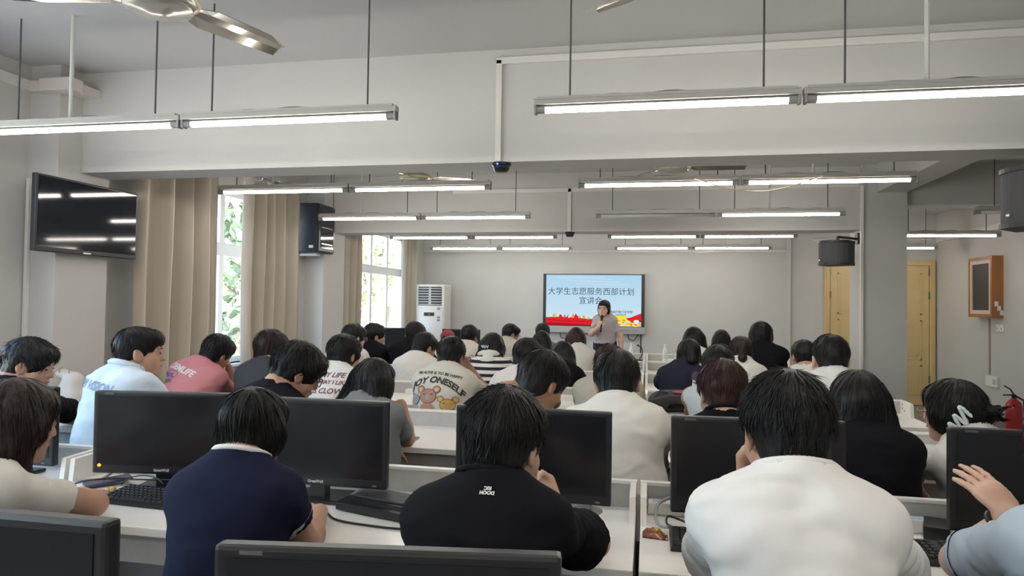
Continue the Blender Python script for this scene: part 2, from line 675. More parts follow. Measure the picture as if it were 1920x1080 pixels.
def build_person(key, label, head, h=.012, s=1., yaw=0, pitch=8, roll=0, lean=.10, byaw=0, sw=.165, hair='short', hv=.014, hm=None, hlen=.25,
                 skin=None, shirt=('tee', None), shirt_name='t_shirt', loose=.012, cuff_t=.62, arms=None, folds=.006, stand=False, face=False,
                 glasses=None, collar=None, cuffs=None, neck=None, pants=None, nst=0, extra=None, seed=None, female=False, hipx=0., drop=.0, nz=-.085, ears=True, hand_curl=.6, group=None, sl_r=.066, dx=0., waist=1.):
    seed = seed if seed is not None else sum(map(ord, key))*7 % 1000
    hm = hm or H_BLACK
    sw = sw*.82
    hv = hv*.72
    sl_r = sl_r*.80
    skin = skin or SKIN
    top = at(*head)
    C = top-np.array((0, 0, .130*s+hv*.75))
    Rh = rotm(yaw, pitch, roll)
    Rb = rotm(byaw, 0, 0)
    nr = .047 if female else .055
    N = C+Rh @ (np.array((0, -.035, -.058))*s)+Rb @ np.array((0, -.032, -.024-drop))+Rb[:, 0]*dx if neck is None else np.array(neck, float)
    hz = .56 if not stand else .93
    Hip = N+Rb @ np.array((hipx, -lean, 0))
    Hip[2] = hz
    T = Hip-N
    L = np.linalg.norm(T)
    up = -T/L
    right = Rb[:, 0]-up*(Rb[:, 0]@up)
    right /= np.linalg.norm(right)
    fwd = np.cross(up, right)
    Rt = np.stack([right, fwd, up], 1)
    t3 = lambda x, y, z: N+right*x+fwd*y+up*z
    S = {q: t3(q*sw, .016, -.086) for q in (-1, 1)}
    A = {}
    for q in (-1, 1):
        sp = (arms or {}).get('L' if q < 0 else 'R')
        if sp is None:
            E = N+Rb @ np.array((q*(sw+.030), .17, 0))
            E[2] = max(N[2]-.30, .83)
            W = N+Rb @ np.array((q*.07, .34, 0))
            W[2] = .825
            A[q] = dict(E=E, W=W, d=(Rb @ np.array((-q*.8, .6, 0))), n=(0, 0, 1), curl=hand_curl)
        else:
            A[q] = dict(sp)
            A[q]['E'] = np.array(sp['E'], float)
            A[q]['W'] = np.array(sp['W'], float)
    root = thing('person', label, 'person', (Hip[0], Hip[1], 0), group)
    off = (Hip[0], Hip[1], 0)
    # legs
    legs = []
    for q in (-1, 1):
        hj = Hip+right*q*.085+np.array((0, 0, -.02))
        if stand:
            kn = hj+Rb @ np.array((q*.01, .03, 0))
            kn[2] = .50
            an = hj+Rb @ np.array((q*.02, .0, 0))
            an[2] = .09
        else:
            kn = hj+Rb @ np.array((q*.02, .40, 0))
            kn[2] = .52
            an = hj+Rb @ np.array((q*.02, .34, 0))
            an[2] = .09
        legs.append((hj, kn, an))
    allp = [C, N, Hip]+list(S.values())+[a['E'] for a in A.values()]+[a['W'] for a in A.values()]+[p for l in legs for p in l]
    allp = np.array(allp)
    lo, hi = allp.min(0)-.17, allp.max(0)+.17
    lo[2] = -.02
    # ---- body, one continuous surface
    v = Vol(lo, hi, h)
    def torso(v, o, k=.05, base=True):
        v.ell(t3(0, .012, -.19*L/.45), (sw*.98+o, .112+o, .19+o), Rt, k)
        v.cone(S[-1]-fwd*.012, S[1]-fwd*.012, .052+o, .052+o, k, flat=(fwd, 1.15))
        for q in (-1, 1):
            v.cone(t3(q*.015, -.004, .006), t3(q*sw*.92, .0, -.076), .043+o*.8, .043+o*.8, k)
            v.ell(t3(q*sw*.5, -.035, -.13), (.075+o, .062+o, .10+o), Rt, .05)
        v.ell(N+T*.70, (.138+o*1.5, .102+o*1.3, .16+o), Rt, k)
        if base:
            v.ell(Hip+np.array((0, 0, .0)), ((.128 if stand else .152)+o, (.108 if stand else .125)+o, .115+o), Rt, k)
    torso(v, 0)
    v.cone(C+Rh @ (np.array((0, -.022, -.04))*s), N+up*.0+fwd*.005, nr*s, nr+.010, .03)
    for q in (-1, 1):
        a = A[q]
        v.ell(S[q], (.051, .054, .056), None, .03)
        v.cone(S[q], a['E'], .046, .038, .03)
        mid = a['E']*.7+a['W']*.3
        v.cone(a['E'], mid, .040, .039, .02)
        v.cone(mid, a['W'], .039, .0265, .02)
        hd = np.array(a.get('d', (0, 1, 0)), float)
        add_hand(v, a['W'], hd, a.get('n', (0, 0, 1)), a.get('side', q), .95*s if female else s, a.get('curl', hand_curl), a.get('spread', .12), rmin=.75*h)
    for hj, kn, an in legs:
        v.cone(hj, kn, .074 if stand else .088, .062, .04)
        v.cone(kn, an, .058, .036, .03)
        v.cone(an-np.array((0, 0, .03)), an+Rb @ np.array((0, .15, 0))-np.array((0, 0, .055)), .036, .026, .02)
    add_head(v, C, Rh, s, .95 if female else 1.02)
    V, Q = v.nets()
    if not stand:
        V = rest(V)
    np_mesh('body', V, Q, skin, root, True, off)
    # ---- trousers and shoes
    hp = .016
    v = Vol(np.minimum(allp[[2]].min(0)-.25, np.array([p for l in legs for p in l]).min(0)-.14), np.maximum(Hip+.25, np.array([p for l in legs for p in l]).max(0)+.16), hp)
    v.ell(Hip, (.146 if stand else .160, .126 if stand else .134, .126), Rt, .04)
    for hj, kn, an in legs:
        v.cone(hj, kn, .084 if stand else .098, .070, .04)
        v.cone(kn, an-np.array((0, 0, .01)), .070, .055, .03)
    v.plane((0, 0, Hip[2]+.07), (0, 0, 1))
    v.plane((0, 0, .085), (0, 0, -1))
    V, Q = v.nets()
    np_mesh('trousers', V, Q, pants or PANTS, root, True, off)
    for hj, kn, an in legs:
        mb = MB()
        f = Rb[:, 1]
        Mx = Matrix(((Rb[0, 0], f[0], 0), (Rb[1, 0], f[1], 0), (0, 0, 1)))
        c = an+f*.055
        prof = [(.0, 0), (.044, .0), (.048, .018), (.045, .05), (.036, .085), (.030, .105), (0, .107)]
        b0 = len(mb.v)
        mb.lathe(prof, 14)
        nv = []
        for x, y, z in mb.v:
            k = 2.9*(1-.45*z/.107)
            p = Mx @ Vector((x, y*k-(.03 if z > .05 else 0)-.01*z/.1, z))
            nv.append((c[0]+p.x, c[1]+p.y, p.z))
        mb.v = nv
        mb.build('shoe', SHOE, root, True)
    # ---- shirt
    typ, sm = shirt
    pts = [N, Hip, S[-1], S[1], A[-1]['E'], A[1]['E']]
    if typ == 'long':
        pts += [A[-1]['W'], A[1]['W']]
    pts = np.array(pts)
    hs = max(h, .009)
    v = Vol(pts.min(0)-.20, pts.max(0)+.20, hs)
    o = loose
    torso(v, o, .05, False)
    v.ell(N+T*.56, (sw*waist+o*1.6, .122+o*1.5, .25), Rt, .06)
    hr = max(sw*.98+o*1.8, .166) if stand else sw*.98+o*1.8
    v.cone(N+T*.5, N+T*1.06, sw*.92*waist+o*1.5, hr*waist, .05, flat=(fwd, .86 if stand else .72))
    cuffring = []
    for q in (-1, 1):
        a = A[q]
        if typ == 'tank':
            continue
        v.ell(S[q], (.051+o*.7, .055+o*.7, .056+o*.7), None, .022)
        if typ == 'long':
            v.cone(S[q], a['E'], .052+o, .047+o*.6, .03)
            v.cone(a['E'], a['W']+(a['E']-a['W'])*.06, .047+o*.6, .036+o*.3, .02)
        else:
            e = S[q]+(a['E']-S[q])*cuff_t
            v.cone(S[q], e, .048+o*.6, sl_r+o*.6, .014, cap=True)
            dd = (a['E']-S[q])/np.linalg.norm(a['E']-S[q])
            cuffring.append((e, dd, sl_r+o*.6))
    if typ == 'tank':
        for q in (-1, 1):
            v.cone(S[q]+right*q*.020+up*.10, S[q]+right*q*.022-up*.10, .062, .066, .012, '-')
    v.plane(N+T*1.03, -up)
    nb = fwd*.012
    v.cone(N+up*.035+nb, C+Rh @ (np.array((0, -.02, -.05))*s)+nb, nr+.014, nr+.045, .012, '-')
    V, Q = v.nets()
    Nn = v.grad(V)
    V2 = fold_disp(V, Nn, seed, folds) if folds else V
    if h < .0095 and folds:
        # drawn creases that run from the armpits across the back and round the sleeves
        rg = np.random.default_rng(seed+3)
        for q in (-1, 1):
            a0 = S[q]-up*.075-fwd*.02-right*q*.012
            for j in range(5):
                d = -right*q*rg.uniform(.5, 1)-up*rg.uniform(-.35, .75)-fwd*.35
                d /= np.linalg.norm(d)
                st = a0-up*rg.uniform(-.02, .07)
                Lc = rg.uniform(.07, .17)
                t = np.clip((V2-st) @ d, 0, Lc)
                bow = np.sin(t/Lc*3.1)*.010
                ds = np.linalg.norm(V2-(st+t[:, None]*d-up*bow[:, None])-fwd*((V2-st) @ fwd)[:, None]*.75, axis=1)
                fade = 1-t/Lc
                V2 = V2+Nn*(folds*1.1*fade*(np.exp(-((ds-.018)/.012)**2)-1.1*np.exp(-(ds/.011)**2)))[:, None]
            ax = A[q]['E']-S[q]
            la = np.linalg.norm(ax)
            ax = ax/la
            for j in range(4):
                c = S[q]+ax*la*rg.uniform(.30, .70)
                n = ax+rg.normal(0, .35, 3)
                n /= np.linalg.norm(n)
                near = np.exp(-(np.linalg.norm(V2-c, axis=1)/.085)**4)
                ds = np.abs((V2-c) @ n)
                V2 = V2-Nn*(folds*.8*near*np.exp(-(ds/.009)**2))[:, None]
    if not stand:
        V2 = rest(V2)
    so = np_mesh(shirt_name, V2, Q, sm, root, True, off)
    bvh = BVHTree.FromPolygons([tuple(p) for p in V2], [tuple(q) for q in Q])
    info = dict(root=root, off=off, N=N, up=up, right=right, fwd=fwd, C=C, Rh=Rh, s=s, S=S, A=A, shirt=so, bvh=bvh, Hip=Hip, L=L, T=T)
    if collar:
        mb = MB()
        ring = []
        for k in range(29):
            a = 2*math.pi*k/28
            d = right*math.cos(a)*(nr+.024)+fwd*math.sin(a)*(nr+.022)
            p = N+up*.020+nb+d
            hit = bvh.ray_cast(Vector(N+nb+up*(.012+.012*(-math.sin(a)))+d*2.2), Vector(-d))
            p2 = N+nb+up*(.020-.018*math.sin(a))+d
            ring.append(p2)
        mb.tube(ring, collar[1] if len(collar) > 1 else .007, 6, caps=False)
        mb.build('collar', collar[0], so, True)
    if cuffs:
        for (e, dd, r), q in zip(cuffring, (-1, 1)):
            mb = MB()
            # follow the sleeve's real section
            o1 = Vector(dd).orthogonal().normalized()
            o2 = Vector(dd).cross(o1)
            rows = []
            for tt in (-.030, .001):
                c = Vector(e)+Vector(dd)*tt
                ring = []
                for k in range(24):
                    a = 2*math.pi*k/24
                    dr = o1*math.cos(a)+o2*math.sin(a)
                    hit = bvh.ray_cast(c+dr*.16, -dr)
                    rr = r
                    if hit[0] is not None:
                        rr = min((hit[0]-c).length, r*2.0)
                    ring.append(c+dr*(rr+.0035))
                rows.append(ring)
            V3 = rows[0]+rows[1]
            F3 = [(k, (k+1) % 24, 24+(k+1) % 24, 24+k) for k in range(24)]
            mb.add(V3, F3)
            mb.build('cuff', cuffs, so, True)
    # ---- hair
    build_hair(info, hair, hv, hm, hlen, h, seed, nst, nz, ears, female)
    # ---- face
    if face:
        T2 = lambda *p: Vector(C+Rh @ (np.array(p)*s))
        Mh = Matrix(Rh.tolist())
        for q in (-1, 1):
            MB().ball(T2(q*.033, .0835, .005), (.0125*s, .0092*s, .0062*s), n=10, M=Mh).build('eye', EYEM, root, True)
            MB().tube([T2(q*.017, .094, .024), T2(q*.032, .093, .029), T2(q*.048, .082, .026)], [.0022, .003, .0012], 5).build('eyebrow', BROWM, root, True)
        MB().ball(T2(0, .0945, -.057), (.020*s, .0085*s, .0085*s), n=10, M=Mh).build('lips', LIPM, root, True)
    if glasses:
        T2 = lambda *p: Vector(C+Rh @ (np.array(p)*s))
        mb = MB()
        gr = .0016 if glasses is not LENS_F else .0024
        for q in (-1, 1):
            ring = [T2(q*.035+.025*math.cos(a), .108-.006*abs(math.cos(a)), .004+.019*math.sin(a)) for a in np.linspace(0, 2*math.pi, 21)]
            mb.tube(ring, gr, 5, caps=False)
            mb.tube([T2(q*.060, .103, .008), T2(q*.078, .07, .010), T2(q*.083, .0, .008), T2(q*.083, -.012, -.004)], gr, 5)
        mb.tube([T2(-.011, .110, .008), T2(0, .113, .010), T2(.011, .110, .008)], gr, 5)
        mb.build('glasses', glasses, root, True)
    if extra:
        extra(info)
    return info

def build_hair(I, style, hv, hm, hlen, h, seed, nst, nz, ears, female):
    C, Rh, s, root, off = I['C'], I['Rh'], I['s'], I['root'], I['off']
    T = lambda *p: C+Rh @ (np.array(p)*s)
    hh = min(max(h*.85, .0055), .011)
    ext = np.array((.19, .19, .19))
    lo, hi = C-ext, C+ext
    long = style in ('long', 'halfup')
    if style in ('long', 'halfup', 'pony', 'braid', 'clip', 'bob'):
        lo = lo-np.array((.08, .10, hlen))
        hi = hi+np.array((.08, .06, .04))
    v = Vol(lo, hi, hh)
    E = lambda c, r, k=.02, op='+', RR=None: v.ell(T(*c), [x*s for x in r], Rh if RR is None else Rh @ RR, k*s, op)
    dn = np.array((0, 0, -1.))
    fw = -I['fwd']
    if style == 'buzz':
        E((0, -.014, .033), (.0765+hv, .096+hv, .087+hv*1.4))
        E((0, -.05, -.03), (.066, .05, .055))
    elif style in ('short', 'messy', 'under'):
        E((0, -.016, .036), (.0765+hv, .097+hv, .086+hv*1.2))
        E((0, -.050, -.034), (.062+hv*.35, .050+hv*.5, .066))
        E((0, .050, .066), (.062+hv*.5, .046+hv*.8, .036+hv))
        if style == 'messy':
            E((0, -.062, -.045), (.058, .040, .058))
            for q in (-1, 1):
                E((q*.056, .030, .030), (.026+hv*.5, .045, .050))
    elif style == 'bowl':
        E((0, -.014, .034), (.082+hv, .100+hv, .088+hv*1.2))
        E((0, .052, .056), (.066+hv*.5, .048+hv*.8, .044+hv))
        E((0, -.048, -.036), (.072+hv*.5, .056+hv*.6, .070))
        for q in (-1, 1):
            E((q*.064, .010, -.010), (.026+hv, .055, .055))
    else:
        E((0, -.014, .034), (.079+hv, .098+hv, .087+hv*1.1))
        E((0, .045, .060), (.062+hv*.5, .048+hv*.5, .040+hv*.6))
        for q in (-1, 1):
            E((q*(.068 if style != 'pony' else .062), .003, -.012), ((.030 if style != 'pony' else .026)+hv*.7, .052, .062))
        E((0, -.052, -.036), (.068+hv*.5, .050+hv*.5, .064))
    # the face stays free
    E((0, .120, -.050), (.074, .078, .098), .012, '-')
    E((0, .105, -.11), (.09, .07, .09), .012, '-')
    if style in ('short', 'buzz', 'messy', 'under', 'bowl'):
        if ears:
            for q in (-1, 1):
                E((q*.094, -.002, -.022), (.032, .027, .042), .008, '-')
                E((q*.088, .055, -.075), (.036, .050, .060), .012, '-')
        nn = Rh @ np.array((0, .50, -.87))
        v.plane(T(0, -.06, nz), nn, .01)
    if style in ('long', 'halfup', 'bob'):
        # a sheet of hair that falls down the back and the sides
        for q in (-1, 0, 1):
            a = T(q*.045, -.055, .01)
            b = T(q*.062, -.060, -.075)
            bk = min(1., hlen/.28)
            c = b+dn*(hlen-.075)*.5+np.array((q*.018, 0, 0))+I['fwd']*(-.075*bk)
            d = b+dn*(hlen-.075)+np.array((q*.030, 0, 0))+I['fwd']*(-.105*bk)
            v.cone(a, b, (.050+hv)*s, (.045+hv*.7)*s, .03)
            v.cone(b, c, (.045+hv*.7)*s, .042*s, .03, flat=(I['fwd'], .8))
            v.cone(c, d, .042*s, .020*s, .03, flat=(I['fwd'], .7))
        for q in (-1, 1):
            a = T(q*.075, .0, -.02)
            b = T(q*.078, -.005, -.09)
            v.cone(a, b, .026*s, .024*s, .02)
            v.cone(b, b+dn*(hlen-.10)*.75+np.array((q*.03, 0, 0)), .024*s, .010*s, .02)
    if style == 'pony':
        a = T(0, -.105-hv, .015)
        b = a+dn*.07-I['fwd']*.035
        c = b+dn*max(hlen-.12, .03)+I['fwd']*.015
        v.cone(T(0, -.09, .02), a, .028*s, .022*s, .02)
        v.cone(a, b, .024*s, .030*s, .015)
        v.cone(b, c, .030*s, .012*s, .015)
    if style == 'lowpony':
        pass
    if style == 'braid':
        a = T(.012, -.070, -.090)
        n = 7
        for j in range(n):
            t = j/(n-1)
            p = a+np.array((.006+.072*t, -.018-.022*t, -.004-.034*t))
            v.ell(p+np.array((0, 0, .005*(-1)**j)), (.018, .022-.007*t, .023-.009*t), None, .006)
        E((0, -.055, -.075), (.060, .042, .045), .03)
    if style == 'clip':
        E((.0, -.085, .0), (.045, .045, .07), .03)
        for j in range(9):
            rg = random.Random(seed+j)
            p = T(rg.uniform(-.02, .02), -.105, rg.uniform(-.03, .035))
            q = p+Rh @ np.array((rg.uniform(-.05, .05), -rg.uniform(.05, .11), rg.uniform(-.05, .05)))*s
            v.cone(p, q, .013, .003, .01)
        for j in range(7):
            rg = random.Random(seed+j+50)
            p = T(rg.uniform(-.03, .03), -.10, -.03)
            q = p+Rh @ np.array((rg.uniform(-.03, .03), -rg.uniform(.0, .06), -rg.uniform(.10, .17)))*s
            v.cone(p, q, .014, .004, .012)
    V, Q = v.nets()
    if len(V) == 0:
        return
    Nn = v.grad(V)
    Lc = (V-C) @ Rh/s
    ang = np.arctan2(Lc[:, 0], -(Lc[:, 1]+.04))
    rad = np.hypot(Lc[:, 0], Lc[:, 1]+.04)
    rid = vnoise(np.stack([ang*7, Lc[:, 2]*9, rad*12], 1), seed)*.55+vnoise(np.stack([ang*20, Lc[:, 2]*14, rad*20], 1), seed+9)*.35
    low = vnoise(V*16+seed, seed+4)
    amp = {'buzz': .0006, 'short': .0036, 'messy': .007, 'bowl': .0036, 'under': .0036}.get(style, .0032)
    V2 = V+Nn*(amp*(rid+.8*low*(style != 'buzz')))[:, None]
    if nst and style != 'buzz':
        fl = (1., .5) if style in ('short', 'messy', 'bowl', 'under') else (.55, 1.)
        ln = .048 if style in ('short', 'messy', 'bowl', 'under') else .11
        kp = (lambda L: (L[:, 2] > np.where(np.abs(L[:, 0]) > .045, .030, nz+.075))) if style in ('short', 'messy', 'bowl', 'under') else None
        r = strands(v, V, C, Rh, s, nst, seed, fl, ln, .0017, .010 if style == 'messy' else .006, kp)
        if r is not None:
            Q = np.concatenate([Q, r[1]+len(V2)])
            V2 = np.concatenate([V2, r[0]])
    I['hair'] = np_mesh('hair', V2, Q, hm, root, True, off)

# ------------------------------------------------------------------ prints on cloth
def text_mesh(txt, size, bold=0., shear=0., res=3, outline=0.):
    cu = bpy.data.curves.new('lettering', 'FONT')
    cu.body = txt
    cu.size = size
    cu.align_x = 'CENTER'
    cu.align_y = 'CENTER'
    cu.offset = bold
    cu.shear = shear
    cu.resolution_u = res
    cu.fill_mode = 'FRONT'
    if outline:
        cu.fill_mode = 'NONE'
        cu.bevel_depth = outline
        cu.bevel_resolution = 0
    cu.space_line = .95
    o = bpy.data.objects.new('lettering', cu)
    COL.objects.link(o)
    dg = bpy.context.evaluated_depsgraph_get()
    me = bpy.data.meshes.new_from_object(o.evaluated_get(dg))
    bpy.data.objects.remove(o)
    bm = bmesh.new()
    bm.from_mesh(me)
    bpy.data.meshes.remove(me)
    return bm

def drape(I, bm, name, m, x, z, rot=0., lift=.003, fine=.02, curve=0., label=None):
    """lay a flat print (drawn in its x, y) on the back of a shirt; x, z: place on the back from the neck base"""
    bmesh.ops.triangulate(bm, faces=bm.faces[:])
    for _ in range(4):
        e = [q for q in bm.edges if q.calc_length() > fine]
        if not e:
            break
        bmesh.ops.subdivide_edges(bm, edges=e, cuts=1)
        bmesh.ops.triangulate(bm, faces=bm.faces[:])
    c, sn = math.cos(rot), math.sin(rot)
    rt = np.array((I['right'][0], I['right'][1], 0))
    rt /= np.linalg.norm(rt)
    up = np.array((0, 0, 1.))
    miss = []
    for q in bm.verts:
        px, py = q.co.x, q.co.y+curve*q.co.x**2
        a, b = px*c-py*sn, px*sn+py*c
        p = I['N']+rt*(x+a)+up*(z+b)
        o = Vector(p)+Vector(-I['fwd'])*.5
        hit = I['bvh'].ray_cast(o, Vector(I['fwd']))
        if hit[0] is None or hit[1].dot(Vector(I['fwd'])) > -.12:
            miss.append(q)
            continue
        q.co = hit[0]+hit[1]*lift-Vector(I['off'])
    bmesh.ops.delete(bm, geom=miss, context='VERTS')
    me = bpy.data.meshes.new(name)
    bm.to_mesh(me)
    bm.free()
    me.materials.append(m)
    o = link(name, me, I['shirt'])
    if label:
        o['label'] = label
    return o

def on_hair(I, P, lift=.004):
    me = I['hair'].data
    b = BVHTree.FromPolygons([tuple(v.co) for v in me.vertices], [tuple(p.vertices) for p in me.polygons])
    out = []
    for p in P:
        q = Vector(p)-Vector(I['off'])
        c = Vector(I['C'])-Vector(I['off'])
        d = (q-c).normalized()
        h = b.ray_cast(c+d*.3, -d)
        g = h[0] if h[0] is not None else q
        out.append(g+d*lift+Vector(I['off']))
    return out

def poly_bm(pts):
    bm = bmesh.new()
    bm.faces.new([bm.verts.new((p[0], p[1], 0)) for p in pts])
    return bm
def disc(cx, cy, rx, ry, n=22, a0=0):
    return [(cx+rx*math.cos(2*math.pi*k/n)*math.cos(a0)-ry*math.sin(2*math.pi*k/n)*math.sin(a0), cy+rx*math.cos(2*math.pi*k/n)*math.sin(a0)+ry*math.sin(2*math.pi*k/n)*math.cos(a0)) for k in range(n)]
def stroke(pts, wd):
    pts = [Vector((p[0], p[1])) for p in pts]
    l, r = [], []
    for i, p in enumerate(pts):
        t = (pts[min(i+1, len(pts)-1)]-pts[max(i-1, 0)]).normalized()
        n = Vector((-t.y, t.x))
        l.append(p+n*wd/2)
        r.append(p-n*wd/2)
    bm = bmesh.new()
    a = [bm.verts.new((*p, 0)) for p in l]
    b = [bm.verts.new((*p, 0)) for p in r]
    for i in range(len(pts)-1):
        bm.faces.new((b[i], b[i+1], a[i+1], a[i]))
    return bm
def loop_stroke(pts, wd):
    return stroke(list(pts)+[pts[0], pts[1]], wd)
# ------------------------------------------------------------------ the room
XL, XR, YB, ZC = -3.87, 4.30, 11.55, 2.92
YN = -3.4
FLOOR = mat('floor_tile', (.40, .37, .32), .35, vary=.10, vscale=3)
def tile_floor(m):
    n = m.node_tree
    b = n.nodes['Principled BSDF']
    tc = n.nodes.new('ShaderNodeTexCoord')
    br = n.nodes.new('ShaderNodeTexBrick')
    br.offset = 0
    br.inputs['Scale'].default_value = 1
    br.inputs['Mortar Size'].default_value = .006
    br.inputs['Brick Width'].default_value = .6
    br.inputs['Row Height'].default_value = .6
    br.inputs['Color1'].default_value = (.29, .268, .235, 1)
    br.inputs['Color2'].default_value = (.26, .242, .212, 1)
    br.inputs['Mortar'].default_value = (.16, .15, .13, 1)
    n.links.new(tc.outputs['Object'], br.inputs['Vector'])
    n.links.new(br.outputs[0], b.inputs['Base Color'])
tile_floor(FLOOR)
struct('floor', MB().box((XL-.3, YN-.2, -.1), (XR+.3, YB+.3, 0)), FLOOR)
struct('ceiling', MB().box((XL-.3, YN-.2, ZC), (XR+.3, YB+.3, ZC+.12)), CEIL)
struct('wall_back', MB().box((XL-.3, YB, 0), (XR+.3, YB+.25, ZC)), WALL)
struct('wall_right', MB().box((XR, YN, 0), (XR+.25, YB, ZC)), WALL)
struct('wall_front', MB().box((XL-.3, YN-.2, 0), (XR+.3, YN, ZC)), WALL)
WIN = [(-2.6, -.1), (.55, 3.05), (4.78, 6.95), (8.20, 10.72)]
WZ0, WZ1 = .85, 2.50
wl = MB()
ys = [YN]+[y for q in WIN for y in q]+[YB]
for i in range(0, len(ys), 2):
    wl.box((XL-.24, ys[i], 0), (XL, ys[i+1], ZC))
for a, b in WIN:
    wl.box((XL-.24, a, 0), (XL, b, WZ0))
    wl.box((XL-.24, a, WZ1), (XL, b, ZC))
struct('wall_left', wl, WALL)
# piers, pillars, beams
def pillar(n, lo, hi, lab):
    struct(n, MB().box(lo, hi), WALL, lab)
pillar('wall_pier', (XL, 3.68, 0), (-3.65, 4.10, ZC), 'white pier on the window wall under the near beam')
pillar('wall_pier', (XL, 7.31, 0), (-3.65, 7.86, ZC), 'white pier on the window wall under the far beam')
pillar('pillar', (2.117, 7.50, 0), (2.53, 7.95, ZC), 'white square pillar right of the desks')
pillar('pillar', (2.117, 3.72, 0), (2.53, 4.15, ZC), 'white square pillar beside the near beam')
struct('ceiling_beam', MB().box((-3.65, 3.86, 2.268), (XR, 4.12, ZC)), WALL, 'deep white beam across the near end of the room')
struct('ceiling_beam', MB().box((-3.65, 7.58, 2.262), (2.117, 7.86, ZC)).box((2.53, 7.58, 2.51), (XR, 7.86, ZC)), WALL, 'white beam across the room farther back')
struct('ceiling_beam', MB().box((2.25, 4.12, 2.632), (2.53, 7.50, ZC)).box((2.25, 7.95, 2.632), (2.53, YB, ZC)), WALL, 'white beam along the pillars')
# skirting
SKIRT = mat('dark_skirting', (.20, .17, .14), .5)
struct('baseboard_back', MB().box((XL, YB-.012, 0), (2.70, YB, .10)), SKIRT)
struct('baseboard_right', MB().box((XR-.012, YN, 0), (XR, YB, .10)), SKIRT)
# shallow post in the back wall beside the door
struct('trim_1', MB().box((2.13, YB-.05, 0), (2.20, YB, ZC)), WALL, 'slim vertical boxed edge on the back wall')
# ---- windows
FRAMEW = mat('white_window_frame', (.80, .81, .82), .35)
def glass_mat():
    m = bpy.data.materials.new('window_glass')
    m.use_nodes = True
    n = m.node_tree
    n.nodes.clear()
    t = n.nodes.new('ShaderNodeBsdfTransparent')
    t.inputs[0].default_value = (.93, .96, .97, 1)
    g = n.nodes.new('ShaderNodeBsdfGlossy')
    g.inputs['Roughness'].default_value = .02
    x = n.nodes.new('ShaderNodeMixShader')
    o = n.nodes.new('ShaderNodeOutputMaterial')
    x.inputs[0].default_value = .05
    n.links.new(t.outputs[0], x.inputs[1])
    n.links.new(g.outputs[0], x.inputs[2])
    n.links.new(x.outputs[0], o.inputs[0])
    return m
GLASS = glass_mat()
WINL = ['beside the camera, out of the picture', 'nearest on the left, out of the picture', 'the nearer one in view', 'the farther one in view']
for wi, (a, b) in enumerate(WIN):
    o = tag(thing('window_%d' % (wi+1), 'white framed window on the left wall, %s' % WINL[wi], 'window', (XL-.12, a, WZ0)), kind='structure')
    del o['category']
    fr = MB()
    x0, x1 = XL-.16, XL-.09
    t = .055
    zt = 1.93
    for p, q in (((a, WZ0), (a+t, WZ1)), ((b-t, WZ0), (b, WZ1)), ((a, WZ0), (b, WZ0+t)), ((a, WZ1-t), (b, WZ1)), ((a, zt-.06), (b, zt+.06))):
        fr.box((x0, p[0], p[1]), (x1, q[0], q[1]))
    n = 4
    st = (b-a)/n
    for k in range(1, n):
        fr.box((x0+.01, a+k*st-.035, WZ0), (x1-.01, a+k*st+.035, WZ1))
    fr.build('window_frame', FRAMEW, o)
    for k in range(n):
        for z0, z1 in ((WZ0+t, zt-.06), (zt+.06, WZ1-t)):
            y0, y1 = a+k*st+.03, a+(k+1)*st-.03
            MB().box((XL-.128, y0, z0), (XL-.122, y1, z1)).build('pane', GLASS, o)
    MB().box((XL-.24, a, WZ0-.03), (XL+.05, b, WZ0), bev=.004).build('window_sill', FRAMEW, o)
# ---- doors
DOORW = mat('pale_yellow_door', (.66, .50, .24), .45, vary=.05, vscale=4)
BRASS = mat('steel_hinge', (.25, .24, .22), .4, .8)
d = tag(thing('door_1', 'pale yellow double door with moulded panels, at the back wall beside the pillar', 'door', (3.5, YB, 0)), kind='structure')
del d['category']
fr = MB()
D0, D1, DZ = 2.70, 4.28, 2.22
for lo, hi in (((D0, 0), (D0+.085, DZ)), ((D1-.085, 0), (D1, DZ)), ((D0+.085, DZ-.085), (D1-.085, DZ))):
    fr.box((lo[0], YB-.045, lo[1]), (hi[0], YB, hi[1]), bev=.008)
    fr.box((lo[0]+.025, YB-.06, lo[1]), (hi[0]-.025 if hi[0]-lo[0] < .2 else hi[0], YB-.04, hi[1]-.025))
fr.build('door_frame', DOORW, d)
for k in range(2):
    x0 = D0+.09+k*(D1-D0-.18)/2
    x1 = x0+(D1-D0-.18)/2-.004
    lf = MB().box((x0, YB-.035, .012), (x1, YB-.005, DZ-.09))
    wd = x1-x0
    for z0, z1 in ((.16, .62), (.70, 1.30), (1.38, 2.02)):
        for p in ((x0+.10, x1-.10),):
            for e0, e1 in (((p[0], z0), (p[1], z0+.02)), ((p[0], z1-.02), (p[1], z1)), ((p[0], z0), (p[0]+.02, z1)), ((p[1]-.02, z0), (p[1], z1))):
                lf.box((e0[0], YB-.043, e0[1]), (e1[0], YB-.034, e1[1]))
            lf.box((p[0]+.05, YB-.041, z0+.05), (p[1]-.05, YB-.034, z1-.05))
    lfo = lf.build('door_leaf', DOORW, d)
    for z in (.35, 1.62, 1.98):
        xx = x0-.004 if k == 0 else x1+.004
        MB().box((xx-.010, YB-.05, z), (xx+.010, YB-.034, z+.11)).build('hinge', BRASS, lfo)
    hx = x1-.06 if k == 0 else x0+.06
    MB().box((hx-.015, YB-.05, .98), (hx+.015, YB-.035, 1.14)).tube([(hx, YB-.05, 1.06), (hx, YB-.085, 1.06), (hx+(-.10 if k == 0 else .10), YB-.085, 1.06)], .009).build('door_handle', BRASS, lfo)
